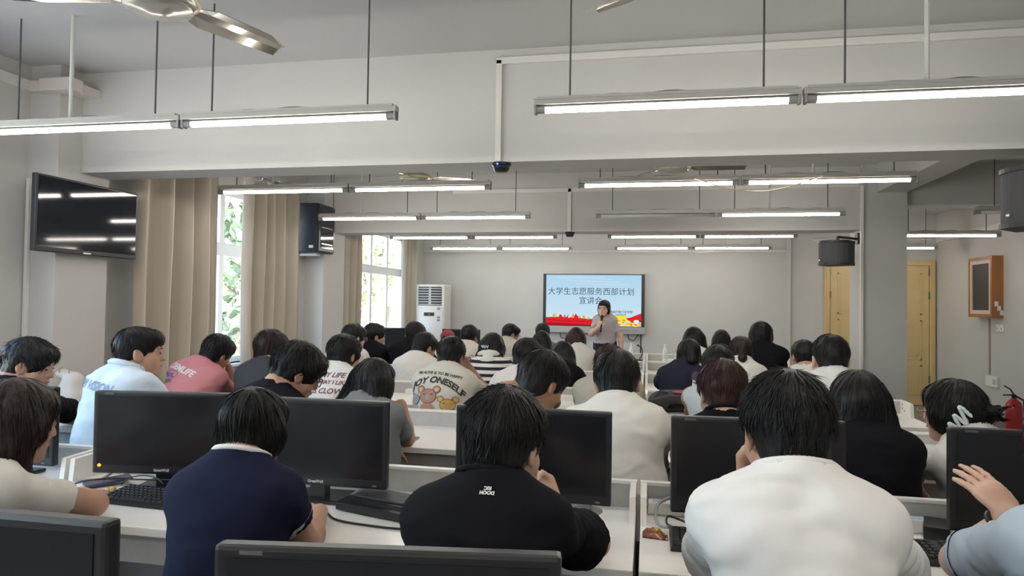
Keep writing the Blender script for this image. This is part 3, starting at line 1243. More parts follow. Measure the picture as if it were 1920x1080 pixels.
# ---- cable trunking along walls and beams (part of the room)
tn = [1]
def trunk(lo, hi, lab):
    tn[0] += 1
    struct('trim_%d' % tn[0], MB().box(lo, hi, bev=.003), TRIMW, lab)
trunk((-.872, 3.838, 2.268), (-.838, 3.86, 2.855), 'white cable trunking down the near beam')
trunk((-.872, 3.838, 2.83), (2.1, 3.86, 2.87), 'white cable trunking along the top of the near beam')
trunk((-.885, 7.56, 2.262), (-.845, 7.58, 2.74), 'white cable trunking down the far beam')
trunk((-2.2, 7.56, 2.70), (2.1, 7.58, 2.745), 'white cable trunking along the top of the far beam')
trunk((XL, -2.0, 2.752), (XL+.035, 3.68, 2.818), 'wide white cable trunking along the top of the window wall')
trunk((XL, 11.52, 2.34), (2.13, 11.55, 2.37), 'thin white trunking across the back wall')
trunk((2.09, 7.46, 0), (2.117, 7.50, 2.7), 'thin white trunking up the pillar')
trunk((2.53, 11.52, 2.52), (4.3, 11.55, 2.545), 'thin grey pipe line above the doors')
trunk((XR-.03, 6.0, 2.48), (XR, 11.5, 2.55), 'white cable trunking high on the right wall')
trunk((-3.86, 3.655, 0), (-3.835, 3.68, 2.2), 'thin white trunking up the near pier')
b = MB().box((-3.86, 3.635, 2.745), (-3.72, 3.68, 2.812), bev=.004).box((-3.73, 3.60, 2.735), (-3.50, 3.70, 2.812), bev=.005).box((-3.66, 3.70, 2.75), (-3.52, 3.86, 2.80))
jb = b.build('junction_box', mat('beige_plastic_box', (.66, .60, .55), .5))
tag(jb, 'beige cable junction box high in the corner left of the near beam', 'junction box')
# ---- outdoors
GROUND = mat('outdoor_paving', (.45, .42, .38), .9, vary=.1, vscale=.8)
struct('ground', MB().box((-60, -20, -.75), (XL-.3, 70, -.55)), GROUND, 'paved ground outside the windows')
BRICK = mat('pinkish_brick', (.62, .36, .30), .85, vary=.12, vscale=3)
bl = thing('building', 'pinkish low building outside beyond the trees', 'building', (-22, 30, -.55))
MB().box((-26, 4, -.55), (-18, 62, 1.55)).build('wall', BRICK, bl)
MB().box((-26.3, 3.7, 1.55), (-17.7, 62.3, 1.75)).build('roof', mat('pale_roof', (.7, .68, .66), .7), bl)
LEAF = [mat('leaf_%d' % i, c, .6, vary=.25, vscale=2) for i, c in enumerate(((.36, .44, .26), (.44, .50, .30), (.30, .38, .24)))]
BARK = mat('bark', (.20, .15, .11), .9, vary=.2, vscale=12)
def tree(x, y, hgt, rad, seed, lab):
    rg = np.random.default_rng(seed)
    t = thing('tree', lab, 'tree', (x, y, -.55), 'trees outside the windows')
    mb = MB()
    mb.tube([(x, y, -.55), (x+.05, y, hgt*.3), (x-.05, y+.05, hgt*.75)], [.12, .09, .03], 8)
    for k in range(7):
        a = rg.uniform(0, 6.28)
        z = hgt*rg.uniform(.3, .7)
        mb.tube([(x, y, z), (x+rad*.6*math.cos(a), y+rad*.6*math.sin(a), z+rad*.4)], [.04, .012], 6)
    mb.build('trunk', BARK, t)
    n = 2600
    cc = rg.normal(0, 1, (26, 3))
    cc /= np.linalg.norm(cc, axis=1, keepdims=True)
    cl = np.array((x, y, hgt*.58))+cc*np.array((rad*.72, rad*.72, hgt*.40))*rg.uniform(.5, 1, (26, 1))
    p = cl[rg.integers(0, 26, n)]+rg.normal(0, rad*.17, (n, 3))
    u = rg.normal(0, 1, (n, 3))
    u /= np.linalg.norm(u, axis=1, keepdims=True)
    v = np.cross(u, rg.normal(0, 1, (n, 3)))
    v /= np.linalg.norm(v, axis=1, keepdims=True)
    sz = rg.uniform(.10, .20, (n, 1))
    V = np.stack([p-u*sz, p+v*sz*.45, p+u*sz, p-v*sz*.45], 1).reshape(-1, 3)
    Q = np.arange(n*4).reshape(-1, 4)
    np_mesh('foliage', V, Q, LEAF[seed % 3], t, False, (x, y, -.55))
TS = [(-6.6, 10.6, 4.6, 1.2), (-8.2, 13.2, 5.6, 1.6), (-7.0, 15.8, 5.2, 1.4), (-8.4, 18.6, 6.0, 1.7), (-7.4, 21.6, 5.4, 1.5), (-9.6, 24.5, 6.4, 1.8), (-10.5, 16.2, 6.2, 1.7), (-10.8, 21.0, 6.4, 1.8), (-11.5, 27.5, 6.6, 1.9)]
for i, q in enumerate(TS):
    tree(*q, 11+i, 'sunlit leafy tree outside the windows')
# ------------------------------------------------------------------ lamps
LZ = 2.323
TUBEM = emission_mat('lit_tube', (1.0, .95, .88), TUBE)
TUBEOFF = mat('unlit_tube', (.62, .61, .58), .3)
ENDM = mat('grey_lamp_holder', (.34, .34, .33), .5)
RODM = mat('dark_suspension_rod', (.10, .10, .10), .5)
PIPEM = mat('white_supply_pipe', (.66, .65, .62), .5)
FL = 1.138
LAMPG = 'suspended tube lamps'
def make_lamp(lit, pipe=None):
    o = link('tube_lamp', None)
    o['category'] = 'lamp'
    MB().box((.004, -.022, .018), (FL-.004, .022, .046), bev=.004).box((.02, -.028, .040), (FL-.02, .028, .052)).build('lamp_housing', METAL, o)
    tb = MB().tube([(.055, 0, 0), (FL-.055, 0, 0)], .0165, 16)
    if lit:      # the upper back of the tube is an opaque shell, the light comes out below
        for i, f in enumerate(tb.f):
            zs = sum(tb.v[q][2] for q in f)/len(f)
            tb.m[i] = 1 if zs > .006 or len(f) > 4 else 0
    tb.build('tube', [TUBEM, TUBEOFF] if lit else TUBEOFF, o, True)
    for x0, x1 in ((.006, .056), (FL-.056, FL-.006)):
        MB().box((x0 if x0 < .1 else x1-.012, -.020, -.020), (x0+.012 if x0 < .1 else x1, .020, .030), bev=.003).tube([(x0, 0, 0), (x1, 0, 0)], .0172, 12).build('lamp_holder', ENDM, o)
    for f in (.145, .865):
        MB().tube([(f*FL, 0, .045), (f*FL, 0, ZC-LZ)], .0045, 6).build('suspension_rod', RODM, o)
    MB().tube([(x, .018*math.sin(x*9), .054+.006*math.sin(x*23)) for x in np.linspace(.1, FL-.1, 24)], .003, 5).build('wire', GREYC, o)
    if pipe is not None:
        MB().tube([(pipe*FL, .01, .05), (pipe*FL, .01, ZC-LZ)], .0105, 8).build('supply_pipe', PIPEM, o)
    return o
L_ON = L_OFF = L_PIPE = None
ROWY = [3.035, 5.004, 6.741, 8.791, 10.545]
ORD = ['nearest', 'second', 'third', 'fourth', 'farthest']
lampsrc = {}
def lamp(x, y, lit, lab, pipe=None):
    k = (lit, pipe)
    if k not in lampsrc:
        lampsrc[k] = make_lamp(lit, pipe)
        o = lampsrc[k]
        o.location = (x, y, LZ)
        WLOC[o.name] = (x, y, LZ)
    else:
        o = copy_tree(lampsrc[k], (x, y, LZ))
    o['label'] = lab
    o['group'] = LAMPG
    return o
for i, y in enumerate(ROWY):
    for c, x0 in (('left', -1.155-2*FL), ('right', -.516)):
        for k in range(2):
            if i == 2 and c == 'right' and k == 0:
                lamp(x0, y, False, 'unlit tube lamp in front of the far beam, beside a lit one')
            else:
                lamp(x0+k*FL, y, True, 'lit suspended tube lamp, %s row from the camera, %s half of the %s pair' % (ORD[i], 'left' if k == 0 else 'right', c), .42 if (k == (0 if c == 'left' else 1)) else None)
for i, y in enumerate((1.28, -.55, -2.3)):
    for c, x0 in (('left', -1.155-2*FL), ('right', -.516)):
        for k in range(2):
            lamp(x0+k*FL, y, True, 'lit tube lamp above or behind the camera, %s row, %s half of the %s pair' % (('first', 'second', 'third')[i], 'left' if k == 0 else 'right', c))
for i in (2, 3, 4):
    lamp(2.81, ROWY[i], i != 2, ('unlit tube lamp in the aisle beside the upper right loudspeaker' if i == 2 else 'lit tube lamp in the door aisle right of the pillar, %s of two' % ('nearer' if i == 3 else 'farther')))
for i, x in ((1, .95), (4, 1.0)):
    y = ROWY[i]-.036
    o = MB().tube([(x-.42+.84*t-.22, y, LZ+.03-.10*math.sin(math.pi*t)) for t in np.linspace(0, 1, 16)], .004, 6).build('loose_wire', mat('cream_wire', (.7, .62, .45), .5))
    tag(o, 'cream loose wire sagging under the %s lamp' % ('second row right' if i == 1 else 'farthest row right'), 'wire')
# ------------------------------------------------------------------ ceiling fans
FANM = mat('brushed_fan_blade', (.42, .39, .34), .16, .75)
FANC = mat('grey_fan_motor', (.40, .38, .33), .25, .5)
FANY = mat('yellowed_fan_ring', (.62, .52, .25), .4)
def make_fan(rot):
    o = link('ceiling_fan', None)
    o['category'] = 'ceiling fan'
    o['group'] = 'ceiling fans'
    z0 = -.06
    MB().lathe([(0, z0-.03), (.035, z0-.03), (.06, z0-.018), (.125, z0-.012), (.13, z0-.002), (.122, z0+.006), (.138, z0+.014), (.150, z0+.028), (.148, z0+.045), (.12, z0+.06), (.06, z0+.085), (.05, z0+.12), (0, z0+.12)], 36).build('motor_housing', FANC, o, True)
    MB().lathe([(.151, z0+.020), (.154, z0+.028), (.151, z0+.036)], 36).build('ring', FANY, o, True)
    MB().tube([(0, 0, z0+.1), (0, 0, ZC-FANZ)], .011, 10).build('downrod', METAL, o)
    MB().lathe([(.02, z0+.12), (.045, z0+.13), (.05, z0+.2), (.03, z0+.24), (.012, z0+.25)], 20).build('lower_canopy', WHITEP, o, True)
    MB().lathe([(.012, ZC-FANZ-.09), (.05, ZC-FANZ-.06), (.06, ZC-FANZ-.002), (0, ZC-FANZ-.002)], 20).build('ceiling_canopy', WHITEP, o, True)
    for k in range(3):
        a = rot+k*2*math.pi/3
        M = Matrix.Rotation(a, 4, 'Z') @ Matrix.Translation((0, 0, z0+.028)) @ Matrix.Rotation(R(-15), 4, 'X')
        mb = MB()
        prof = []
        for x, w0, w1 in ((.12, .03, .03), (.17, .05, .06), (.22, .07, .075), (.42, .065, .07), (.50, .060, .065), (.60, .020, .062)):
            prof.append((x, w0, w1))
        V = []
        for x, w0, w1 in prof:
            cz = .010
            for yy, zz in ((-w0, 0), (-w0*.3, cz), (w1*.3, cz), (w1, 0)):
                V.append(M @ Vector((x, yy, zz)))
        nb = len(V)
        V += [M @ (M.inverted() @ q-Vector((0, 0, .004))) for q in V]
        F = []
        for i in range(len(prof)-1):
            for j in range(3):
                q = (i*4+j, i*4+j+1, (i+1)*4+j+1, (i+1)*4+j)
                F.append(q[::-1])
                F.append(tuple(t+nb for t in q))
            F.append((i*4, (i+1)*4, (i+1)*4+nb, i*4+nb))
            F.append((i*4+3, i*4+3+nb, (i+1)*4+3+nb, (i+1)*4+3))
        e = (len(prof)-1)*4
        F.append((e, e+1, e+1+nb, e+nb)); F.append((e+1, e+2, e+2+nb, e+1+nb)); F.append((e+2, e+3, e+3+nb, e+2+nb))
        F.append((0, nb, 1+nb, 1)); F.append((1, 1+nb, 2+nb, 2)); F.append((2, 2+nb, 3+nb, 3))
        mb.add(V, F)
        mb.build('blade', FANM, o)
    return o
FANZ = 2.66
f0 = make_fan(R(78))
for n_, x, y, rot, lab in ((0, -1.90, 2.36, 70, 'ceiling fan with shiny metal blades above the nearest left lamps'), (1, .24, 2.36, 140, 'ceiling fan over the nearest right lamps, only a blade tip in view'),
                           (2, -2.17, 6.20, 20, 'ceiling fan behind the near beam on the left'), (3, .193, 5.91, 5, 'ceiling fan behind the near beam on the right')):
    o = f0 if n_ == 0 else copy_tree(f0, (x, y, FANZ))
    o.location = (x, y, FANZ)
    o.rotation_euler = (0, 0, R(rot-78))
    o['label'] = lab
# ------------------------------------------------------------------ television on the pier
t = thing('television', 'flat black television hung on the near pier left of the curtains', 'television', (-3.60, 3.88, 1.96))
y0, y1, z0, z1 = 3.46, 4.29, 1.727, 2.195
MB().box((-3.615, y0, z0), (-3.580, y1, z1), bev=.006).build('bezel', BLACKP, t)
MB().box((-3.581, y0+.014, z0+.030), (-3.5785, y1-.014, z1-.012)).build('screen', TVSCR, t)
MB().box((-3.581, 3.82, z0+.006), (-3.577, 3.88, z0+.016)).build('logo', mat('silver', (.6, .6, .62), .3, .8), t)
MB().box((-3.65, 3.78, 1.85), (-3.615, 3.98, 2.08), bev=.004).build('wall_bracket', DARKG, t)
# ------------------------------------------------------------------ loudspeakers
SPKB = mat('loudspeaker_shell', (.018, .019, .023), .55)
GRILL = mat('loudspeaker_grille', (.055, .056, .060), .75, bump=.4, bscale=700)
s = thing('loudspeaker', 'big black loudspeaker with glossy front beside the window, on the left wall', 'loudspeaker', (-3.64, 7.06, 2.0))
y0, y1, z0, z1 = 6.90, 7.30, 1.985, 2.52
MB().box((-3.80, y0, z0), (-3.525, y1, z1), bev=.012).build('cabinet', mat('dark_blue_black_cabinet', (.012, .016, .028), .5), s)
MB().box((-3.527, y0+.01, z0+.012), (-3.510, y1-.01, z1-.012), bev=.006).build('front_rim', BLACKP, s)
MB().box((-3.511, y0+.05, z0+.05), (-3.507, y1-.05, z1-.04)).build('front_panel', TVSCR, s)
for zz in (z0+.09, z0+.27):
    MB().box((-3.508, y0+.07, zz), (-3.505, y1-.07, zz+.012)).build('front_bar', mat('silver', (.6, .6, .62), .3, .8), s)
MB().box((-3.62, y0-.002, z0+.045), (-3.57, y0+.001, z0+.075)).build('label_sticker', WHITEP, s)
MB().box((-3.87, 7.02, z0-.02), (-3.80, 7.16, z0+.30)).box((-3.87, 7.05, z0-.03), (-3.60, 7.12, z0-.004)).build('wall_bracket', mat('white_bracket', (.6, .6, .6), .5), s)
def curved_speaker(loc, rz, wd, ht, dp, lab, arm):
    o = thing('loudspeaker', lab, 'loudspeaker', loc)
    Mx = Matrix.Translation(loc) @ Matrix.Rotation(rz, 4, 'Z')
    # front bows outward (local -y), top and bottom plates overhang
    n = 14
    prof = [(wd*.5*math.sin(R(-62+124*k/n))/math.sin(R(62)), -dp*.30-dp*.40*(math.cos(R(-62+124*k/n))-math.cos(R(62)))/(1-math.cos(R(62)))) for k in range(n+1)]
    def slab(pts, za, zb):
        V = [Mx @ Vector((x, y, za)) for x, y in pts]+[Mx @ Vector((x, y, zb)) for x, y in pts]
        k = len(pts)
        F = [tuple(range(k-1, -1, -1)), tuple(range(k, 2*k))]+[(i, (i+1) % k, k+(i+1) % k, k+i) for i in range(k)]
        return V, F
    back = [(wd*.42, dp*.45), (-wd*.42, dp*.45)]
    mb = MB()
    mb.add(*slab([(x*.97, y*.97) for x, y in prof]+back, -ht/2+.02, ht/2-.02))
    mb.build('cabinet', SPKB, o)
    mb = MB()
    mb.add(*slab([(x*.985, y-.004) for x, y in prof]+[(x*.9, y+.03) for x, y in prof[::-1]], -ht/2+.025, ht/2-.025))
    mb.build('grille', GRILL, o)
    for za, zb, nm in ((-ht/2, -ht/2+.024, 'bottom_plate'), (ht/2-.024, ht/2, 'top_plate')):
        mb = MB()
        mb.add(*slab([(x*1.02, y-.010) for x, y in prof]+[(x*1.03, y) for x, y in back], za, zb))
        mb.build(nm, SPKB, o)
    q = Mx @ Vector((-wd*.34, prof[3][1]-.012, -ht*.30))
    MB().ball(q, .012, n=10).build('badge', mat('silver', (.6, .6, .62), .3, .8), o, True)
    mb = MB()
    if arm:
        top = Mx @ Vector((0, .02, ht/2))
        mb.tube([top, top+Vector((0, 0, .045))], .014, 8)
        mb.tube([top+Vector((0, 0, .045)), arm], .013, 8)
        mb.box((arm[0]-.02, arm[1]-.05, arm[2]-.05), (arm[0]+.012, arm[1]+.05, arm[2]+.06))
        mb.build('bracket_arm', SPKB, o)
curved_speaker((1.84, 7.36, 2.005), R(-38), .30, .245, .25, 'small black loudspeaker on a bracket at the top of the square pillar', (2.105, 7.60, 2.17))
curved_speaker((1.93, 3.86, 2.015), R(-38), .34, .30, .26, 'black loudspeaker at the upper right edge, near the deep beam', (2.105, 3.93, 2.22))
# ------------------------------------------------------------------ black round devices under the beams
for i, (x, y, z, lab) in enumerate(((-.845, 3.90, 2.268, 'black round ceiling device with a blue light under the near beam'), (-.865, 7.64, 2.262, 'black round ceiling device under the far beam'))):
    o = thing('ceiling_device', lab, 'ceiling device', (x, y, z), 'round devices under the beams')
    MB().lathe([(0, z-.052), (.032, z-.052), (.044, z-.040), (.048, z-.018), (.056, z-.014), (.056, z), (0, z)], 28, M=Matrix.Translation((x, y, 0))).build('shell', mat('device_black', (.012, .014, .020), .3), o, True)
    MB().lathe([(.046, z-.030), (.0485, z-.026), (.0475, z-.022)], 28, M=Matrix.Translation((x, y, 0))).build('ring', mat('dark_blue_ring', (.02, .03, .09), .3), o, True)
    if i == 0:
        MB().ball((x-.012, y-.052, z-.012), .006, n=8).build('indicator_light', emission_mat('blue_led', (.05, .12, 1), 6), o)
# ------------------------------------------------------------------ curtains
CURT = mat('beige_curtain', (.47, .42, .345), .9, vary=.05, vscale=2, stretch=(8, 8, .4), sheen=.15)
CURT2 = mat('curtain_edge_band', (.62, .57, .49), .9)
def curtain(y0, y1, z0, z1, npl, lab, x=-3.70, sd=0):
    rg = random.Random(sd)
    n = npl*14
    V = []
    rows = 7
    ph = [rg.uniform(.75, 1.25) for _ in range(npl+2)]
    for r in range(rows):
        z = z0+(z1-z0)*r/(rows-1)
        for k in range(n+1):
            u = k/n*npl
            a = math.sin(2*math.pi*u)
            amp = .062*ph[int(u)]
            sq = math.copysign(abs(a)**.45, a)
            V.append((x+amp*sq+.006*math.sin(3*z+u), y0+(y1-y0)*k/n+.012*math.sin(4*math.pi*u)+.006*math.sin(2.2*z+2*u), z))
    nb = len(V)
    V += [(p[0]-.004, p[1], p[2]) for p in V]
    F, mi = [], []
    for r in range(rows-1):
        for k in range(n):
            q = (r*(n+1)+k, r*(n+1)+k+1, (r+1)*(n+1)+k+1, (r+1)*(n+1)+k)
            F.append(q)
            F.append(tuple(t+nb for t in q[::-1]))
            b = 1 if (k % 14) in (3, 10) else 0
            mi += [b, b]
    for r in range(rows-1):
        for k, s in ((0, 1), (n, -1)):
            q = (r*(n+1)+k, (r+1)*(n+1)+k, (r+1)*(n+1)+k+nb, r*(n+1)+k+nb)
            F.append(q[::s])
            mi.append(0)
    mb = MB()
    mb.v, mb.f, mb.m = V, F, mi
    o = mb.build('curtain', [CURT, CURT2], None, True)
    return tag(o, lab, 'curtain', 'beige curtains')
curtain(4.42, 5.40, .05, 2.602, 4, 'beige pleated curtain left of the near window, beside the television', sd=1)
curtain(5.78, 6.84, .05, 2.602, 5, 'beige pleated curtain right of the near window, beside the big loudspeaker', sd=2)
curtain(7.97, 8.50, .05, 2.602, 3, 'beige curtain left of the far window, behind the far pier', sd=3)
curtain(10.02, 10.66, .05, 2.602, 4, 'beige curtain right of the far window, beside the air conditioner', sd=4)
STEEL = mat('chrome_rod', (.7, .7, .7), .2, .9)
for y0, y1, lab, ends in ((4.30, 7.0, 'chrome curtain rod over the near window', ((4.42, 5.40), (5.78, 6.84))), (7.90, 10.8, 'chrome curtain rod over the far window', ((7.97, 8.50), (10.02, 10.66)))):
    o = thing('curtain_rod', lab, 'curtain rod', (-3.70, y0, 2.64))
    MB().tube([(-3.70, y0, 2.64), (-3.70, y1, 2.64)], .014, 10).build('rod', STEEL, o, True)
    for y in (y0+.06, (y0+y1)/2, y1-.06):
        MB().tube([(XL, y, 2.64), (-3.70, y, 2.64)], .009, 8).build('rod_bracket', STEEL, o)
    for a, b in ends:
        k = 6
        for i in range(k):
            y = a+(b-a)*(i+.5)/k
            MB().tube([(-3.70+.03*math.cos(q), y, 2.64+.03*math.sin(q)) for q in np.linspace(0, 2*math.pi, 17)], .005, 6, caps=False).build('ring', STEEL, o, True)
# ------------------------------------------------------------------ air conditioner in the corner
AC = mat('ac_white', (.72, .70, .66), .4)
a = thing('air_conditioner', 'tall white floor standing air conditioner in the back corner', 'air conditioner', (-3.55, 11.1, 0))
x0, x1, y0, y1 = -3.80, -3.30, 10.95, 11.35
MB().box((x0, y0, 0), (x1, y1, 1.76), bev=.018).build('cabinet', AC, a)
MB().box((x0+.05, y0-.004, 1.41), (x1-.05, y0+.002, 1.72)).build('air_outlet', mat('outlet_dark', (.03, .03, .035), .7), a)
for k in range(7):
    z = 1.425+k*.044
    for q0, q1 in ((x0+.055, -3.565), (-3.535, x1-.055)):
        MB().box((q0, y0-.012, z-.006), (q1, y0-.004, z+.012)).build('louver', mat('louver_grey', (.45, .44, .43), .5), a)
MB().box((-3.57, y0-.013, 1.42), (-3.53, y0-.003, 1.71)).build('louver_post', mat('louver_grey', (.45, .44, .43), .5), a)
MB().box((x0+.02, y0-.006, .14), (x1-.02, y0, 1.37), bev=.006).build('front_panel', AC, a)
MB().box((-3.65, y0-.009, 1.235), (-3.47, y0-.005, 1.295)).build('display', mat('display_dark', (.05, .045, .04), .2), a)
MB().box((-3.565, y0-.011, 1.262), (-3.55, y0-.008, 1.272)).build('indicator_light', emission_mat('amber_led', (1, .7, .15), 1.2), a)
for k, (dz, c) in enumerate(((1.335, (.3, .3, .32)), (1.20, (.2, .22, .3)), (1.155, (.12, .14, .25)))):
    MB().box((-3.42, y0-.0085, dz), (-3.37, y0-.005, dz+(.03 if k else .045))).build('sticker', mat('sticker_%d' % k, c, .5), a)
mb = MB()
mb.tube([(-3.72, y0-.007, .97), (-3.69, y0-.007, .99), (-3.66, y0-.007, .97), (-3.62, y0-.007, .995), (-3.57, y0-.007, .985)], .006, 5)
mb.build('floral_emblem', mat('sticker_0', (.3, .3, .32), .5), a)
# ------------------------------------------------------------------ interactive board on the back wall
sx0, sx1, sz0, sz1 = -1.735, -.055, 1.0, 1.992
o = thing('presentation_screen', 'large lit presentation screen on the back wall behind the standing speaker', 'screen', (-.9, YB, sz0))
FRG = mat('board_grey_frame', (.42, .42, .43), .35, .5)
MB().box((sx0, YB-.09, sz0+.10), (sx1, YB-.005, sz1), bev=.006).build('frame', FRG, o)
MB().box((sx0-.01, YB-.10, sz0-.01), (sx1+.01, YB-.005, sz0+.105), bev=.008).build('tray', FRG, o)
MB().box((sx0+.004, YB-.093, sz0+.105), (sx1-.004, YB-.088, sz1-.018)).build('black_border', BLACKP, o)
px0, px1, pz0, pz1 = sx0+.055, sx1-.055, sz0+.115, sz1-.035
def scr_mat(name, c, k=.9):
    return emission_mat(name, c, k)
m = bpy.data.materials.new('slide_sky')
m.use_nodes = True
n = m.node_tree
n.nodes.clear()
tc = n.nodes.new('ShaderNodeTexCoord')
sp = n.nodes.new('ShaderNodeSeparateXYZ')
mr = n.nodes.new('ShaderNodeMapRange')
mr.inputs[1].default_value = .1
mr.inputs[2].default_value = 1.0
rp = n.nodes.new('ShaderNodeValToRGB')
rp.color_ramp.elements[0].color = (.62, .79, .90, 1)
rp.color_ramp.elements[1].color = (.42, .66, .84, 1)
em = n.nodes.new('ShaderNodeEmission')
em.inputs[1].default_value = .92
ou = n.nodes.new('ShaderNodeOutputMaterial')
n.links.new(tc.outputs['Object'], sp.inputs[0])
n.links.new(sp.outputs[2], mr.inputs[0])
n.links.new(mr.outputs[0], rp.inputs[0])
n.links.new(rp.outputs[0], em.inputs[0])
n.links.new(em.outputs[0], ou.inputs[0])
pic = MB().box((px0, YB-.0955, pz0), (px1, YB-.0925, pz1)).build('picture', m, o)
lay = [YB-.0962]
def flat(pts, m, nm, par=pic):
    """a coloured shape of the slide; pts in 0..1 of the picture"""
    lay[0] -= .00012
    bm = bmesh.new()
    W, H = px1-px0, pz1-pz0
    f = bm.faces.new([bm.verts.new((px0+p[0]*W-WLOC[o.name][0], lay[0]-WLOC[o.name][1], pz0+p[1]*H-WLOC[o.name][2])) for p in pts])
    bmesh.ops.triangulate(bm, faces=bm.faces[:])
    me = bpy.data.meshes.new(nm)
    bm.to_mesh(me)
    bm.free()
    me.materials.append(m)
    return link(nm, me, par)
RED = scr_mat('slide_red', (.75, .02, .03))
DRED = scr_mat('slide_dark_red', (.42, .012, .02))
YEL = scr_mat('slide_yellow', (.95, .78, .03))
ORG = scr_mat('slide_orange', (.92, .32, .02))
WHT = scr_mat('slide_white', (.85, .88, .92))
INK = scr_mat('slide_ink', (.06, .09, .15), .8)
BLU = scr_mat('slide_blue', (.15, .35, .75))
GRN = scr_mat('slide_green', (.45, .60, .20))
for q in range(4):
    z = .93-q*.03
    pts = [(x, z+.03*math.sin(2.2*x+q)+.006) for x in np.linspace(.02+.1*q, .62+.08*q, 14)]
    flat(pts+[(x, y-.007) for x, y in pts[::-1]], scr_mat('slide_cloud', (.72, .85, .93)), 'cloud_line')
wave = lambda x: .155+.012*math.sin(9*x)-.02*x
flat([(0, 0)]+[(x, wave(x)) for x in np.linspace(0, .62, 22)]+[(.62, 0)], RED, 'red_ribbon')
flat([(0, .035)]+[(x, .035+.012*math.sin(7*x+1)) for x in np.linspace(0, .62, 22)]+[(.62, .0), (0, 0)], DRED, 'ribbon_fold')
flat([(0, .10)]+[(x, .10+.012*math.sin(8*x+2)) for x in np.linspace(0, .62, 22)]+[(.62, .085)]+[(x, .088+.012*math.sin(8*x+2)) for x in np.linspace(.62, 0, 22)], DRED, 'ribbon_fold')
rg = random.Random(5)
for k in range(34):
    x = rg.uniform(.07, .60)
    z = wave(x)+rg.uniform(.0, .028)
    c = rg.choice([RED, WHT, GRN, YEL, BLU, DRED, ORG])
    r = rg.uniform(.008, .020)
    flat([(x-r, z-.012), (x+r, z-.012), (x+r*.8, z+rg.uniform(.008, .035)), (x, z+rg.uniform(.02, .06)), (x-r*.8, z+rg.uniform(.008, .035))], c, 'skyline_piece')
flat([(.83, .16)]+[(x, .10+.13*(x-.80)/.2+.03*math.sin(6*(x-.8))) for x in np.linspace(.84, 1, 8)]+[(1, .10), (.90, .085)], RED, 'red_flag')
flat([(.86, .10), (1, .115), (1, .085), (.92, .075)], DRED, 'flag_shadow')
flat([(.70, .215), (.84, .205), (.86, .10), (.80, .07), (.74, .10)], YEL, 'yellow_sash')
for k in range(60):
    x = rg.uniform(.74, .99)
    z = rg.uniform(.005, .13-.08*max(0, x-.84)/.15)
    r = rg.uniform(.006, .014)
    flat(disc(x, z, r, r*1.9, 7, rg.uniform(0, 3)), rg.choice([ORG, YEL, ORG, scr_mat('slide_light_yellow', (.95, .85, .25)), scr_mat('slide_deep_orange', (.75, .15, .02))]), 'flower')
flat(disc(.95, .10, .03, .03, 12), WHT, 'white_dove')
def slide_text(txt, size, cx, cz, bold=0.):
    bm = text_mesh(txt, size, bold)
    lay[0] -= .0002
    W, H = px1-px0, pz1-pz0
    for q in bm.verts:
        q.co = Vector((px0+cx*W+q.co.x-WLOC[o.name][0], lay[0]-WLOC[o.name][1], pz0+cz*H+q.co.y-WLOC[o.name][2]))
    me = bpy.data.meshes.new('title_text')
    bm.to_mesh(me)
    bm.free()
    me.materials.append(INK)
    return link('title_text', me, pic)
slide_text('大学生志愿服务西部计划', .130, .475, .665)
slide_text('宣讲会', .130, .475, .485)
slide_text('智能网联汽车学院', .046, .795, .275, .0006)
slide_text('2024年5月', .038, .79, .222, .0005)
mb = MB()
for k in range(14):
    if k != 9:
        mb.box((-.50+k*.024, YB-.1015, sz0+.038), (-.484+k*.024, YB-.0995, sz0+.052))
mb.build('tray_lettering', mat('tray_print', (.25, .20, .20), .5), o)
for xa in (-1.45, -.33):
    MB().tube([(xa, YB-.03, sz0), (xa+.02, YB-.03, sz0-.09), (xa+.10, YB-.02, sz0-.12), (xa+.16, YB-.02, sz0-.04), (xa+.17, YB-.03, sz0)], .007, 6).build('cable', CABLE, o)
MB().tube([(-.115, YB-.012, sz0), (-.115, YB-.012, .12)], .009, 6).build('power_cable', CABLE, o)
# ------------------------------------------------------------------ right wall
WOODF = mat('orange_brown_wood', (.36, .15, .05), .4, vary=.15, vscale=8, stretch=(1, 1, .2))
o = thing('notice_board', 'narrow dark board in an orange brown wooden frame on the right wall', 'notice board', (XR-.05, 9.86, 1.4))
y0, y1, z0, z1 = 9.52, 10.16, 1.375, 2.145
fr = MB()
for a0, b0 in (((y0, z0), (y1, z0+.04)), ((y0, z1-.04), (y1, z1)), ((y0, z0+.04), (y0+.04, z1-.04)), ((y1-.04, z0+.04), (y1, z1-.04))):
    fr.box((XR-.13, a0[0], a0[1]), (XR, b0[0], b0[1]))
fr.build('frame', WOODF, o)
fr = MB()
for a0, b0 in (((y0+.04, z0+.04), (y1-.04, z0+.09)), ((y0+.04, z1-.09), (y1-.04, z1-.04)), ((y0+.04, z0+.09), (y0+.09, z1-.09)), ((y1-.09, z0+.09), (y1-.04, z1-.09))):
    fr.box((XR-.125, a0[0], a0[1]), (XR-.06, b0[0], b0[1]))
fr.build('mat_border', mat('cream_border', (.62, .52, .44), .6), o)
MB().box((XR-.11, y0+.085, z0+.085), (XR-.05, y1-.085, z1-.085)).build('dark_panel', mat('slate_panel', (.035, .038, .045), .45), o)
for k in range(3):
    MB().box((XR-.10+.03*k, y0-.004, z0+.03+.055*(2-k)), (XR-.06+.03*k, y0, z0+.09+.055*(2-k))).build('paper_tag', WHITEP, o)
o = thing('wall_socket', 'white twin wall socket under the wooden framed board', 'wall socket', (XR, 9.62, 1.25))
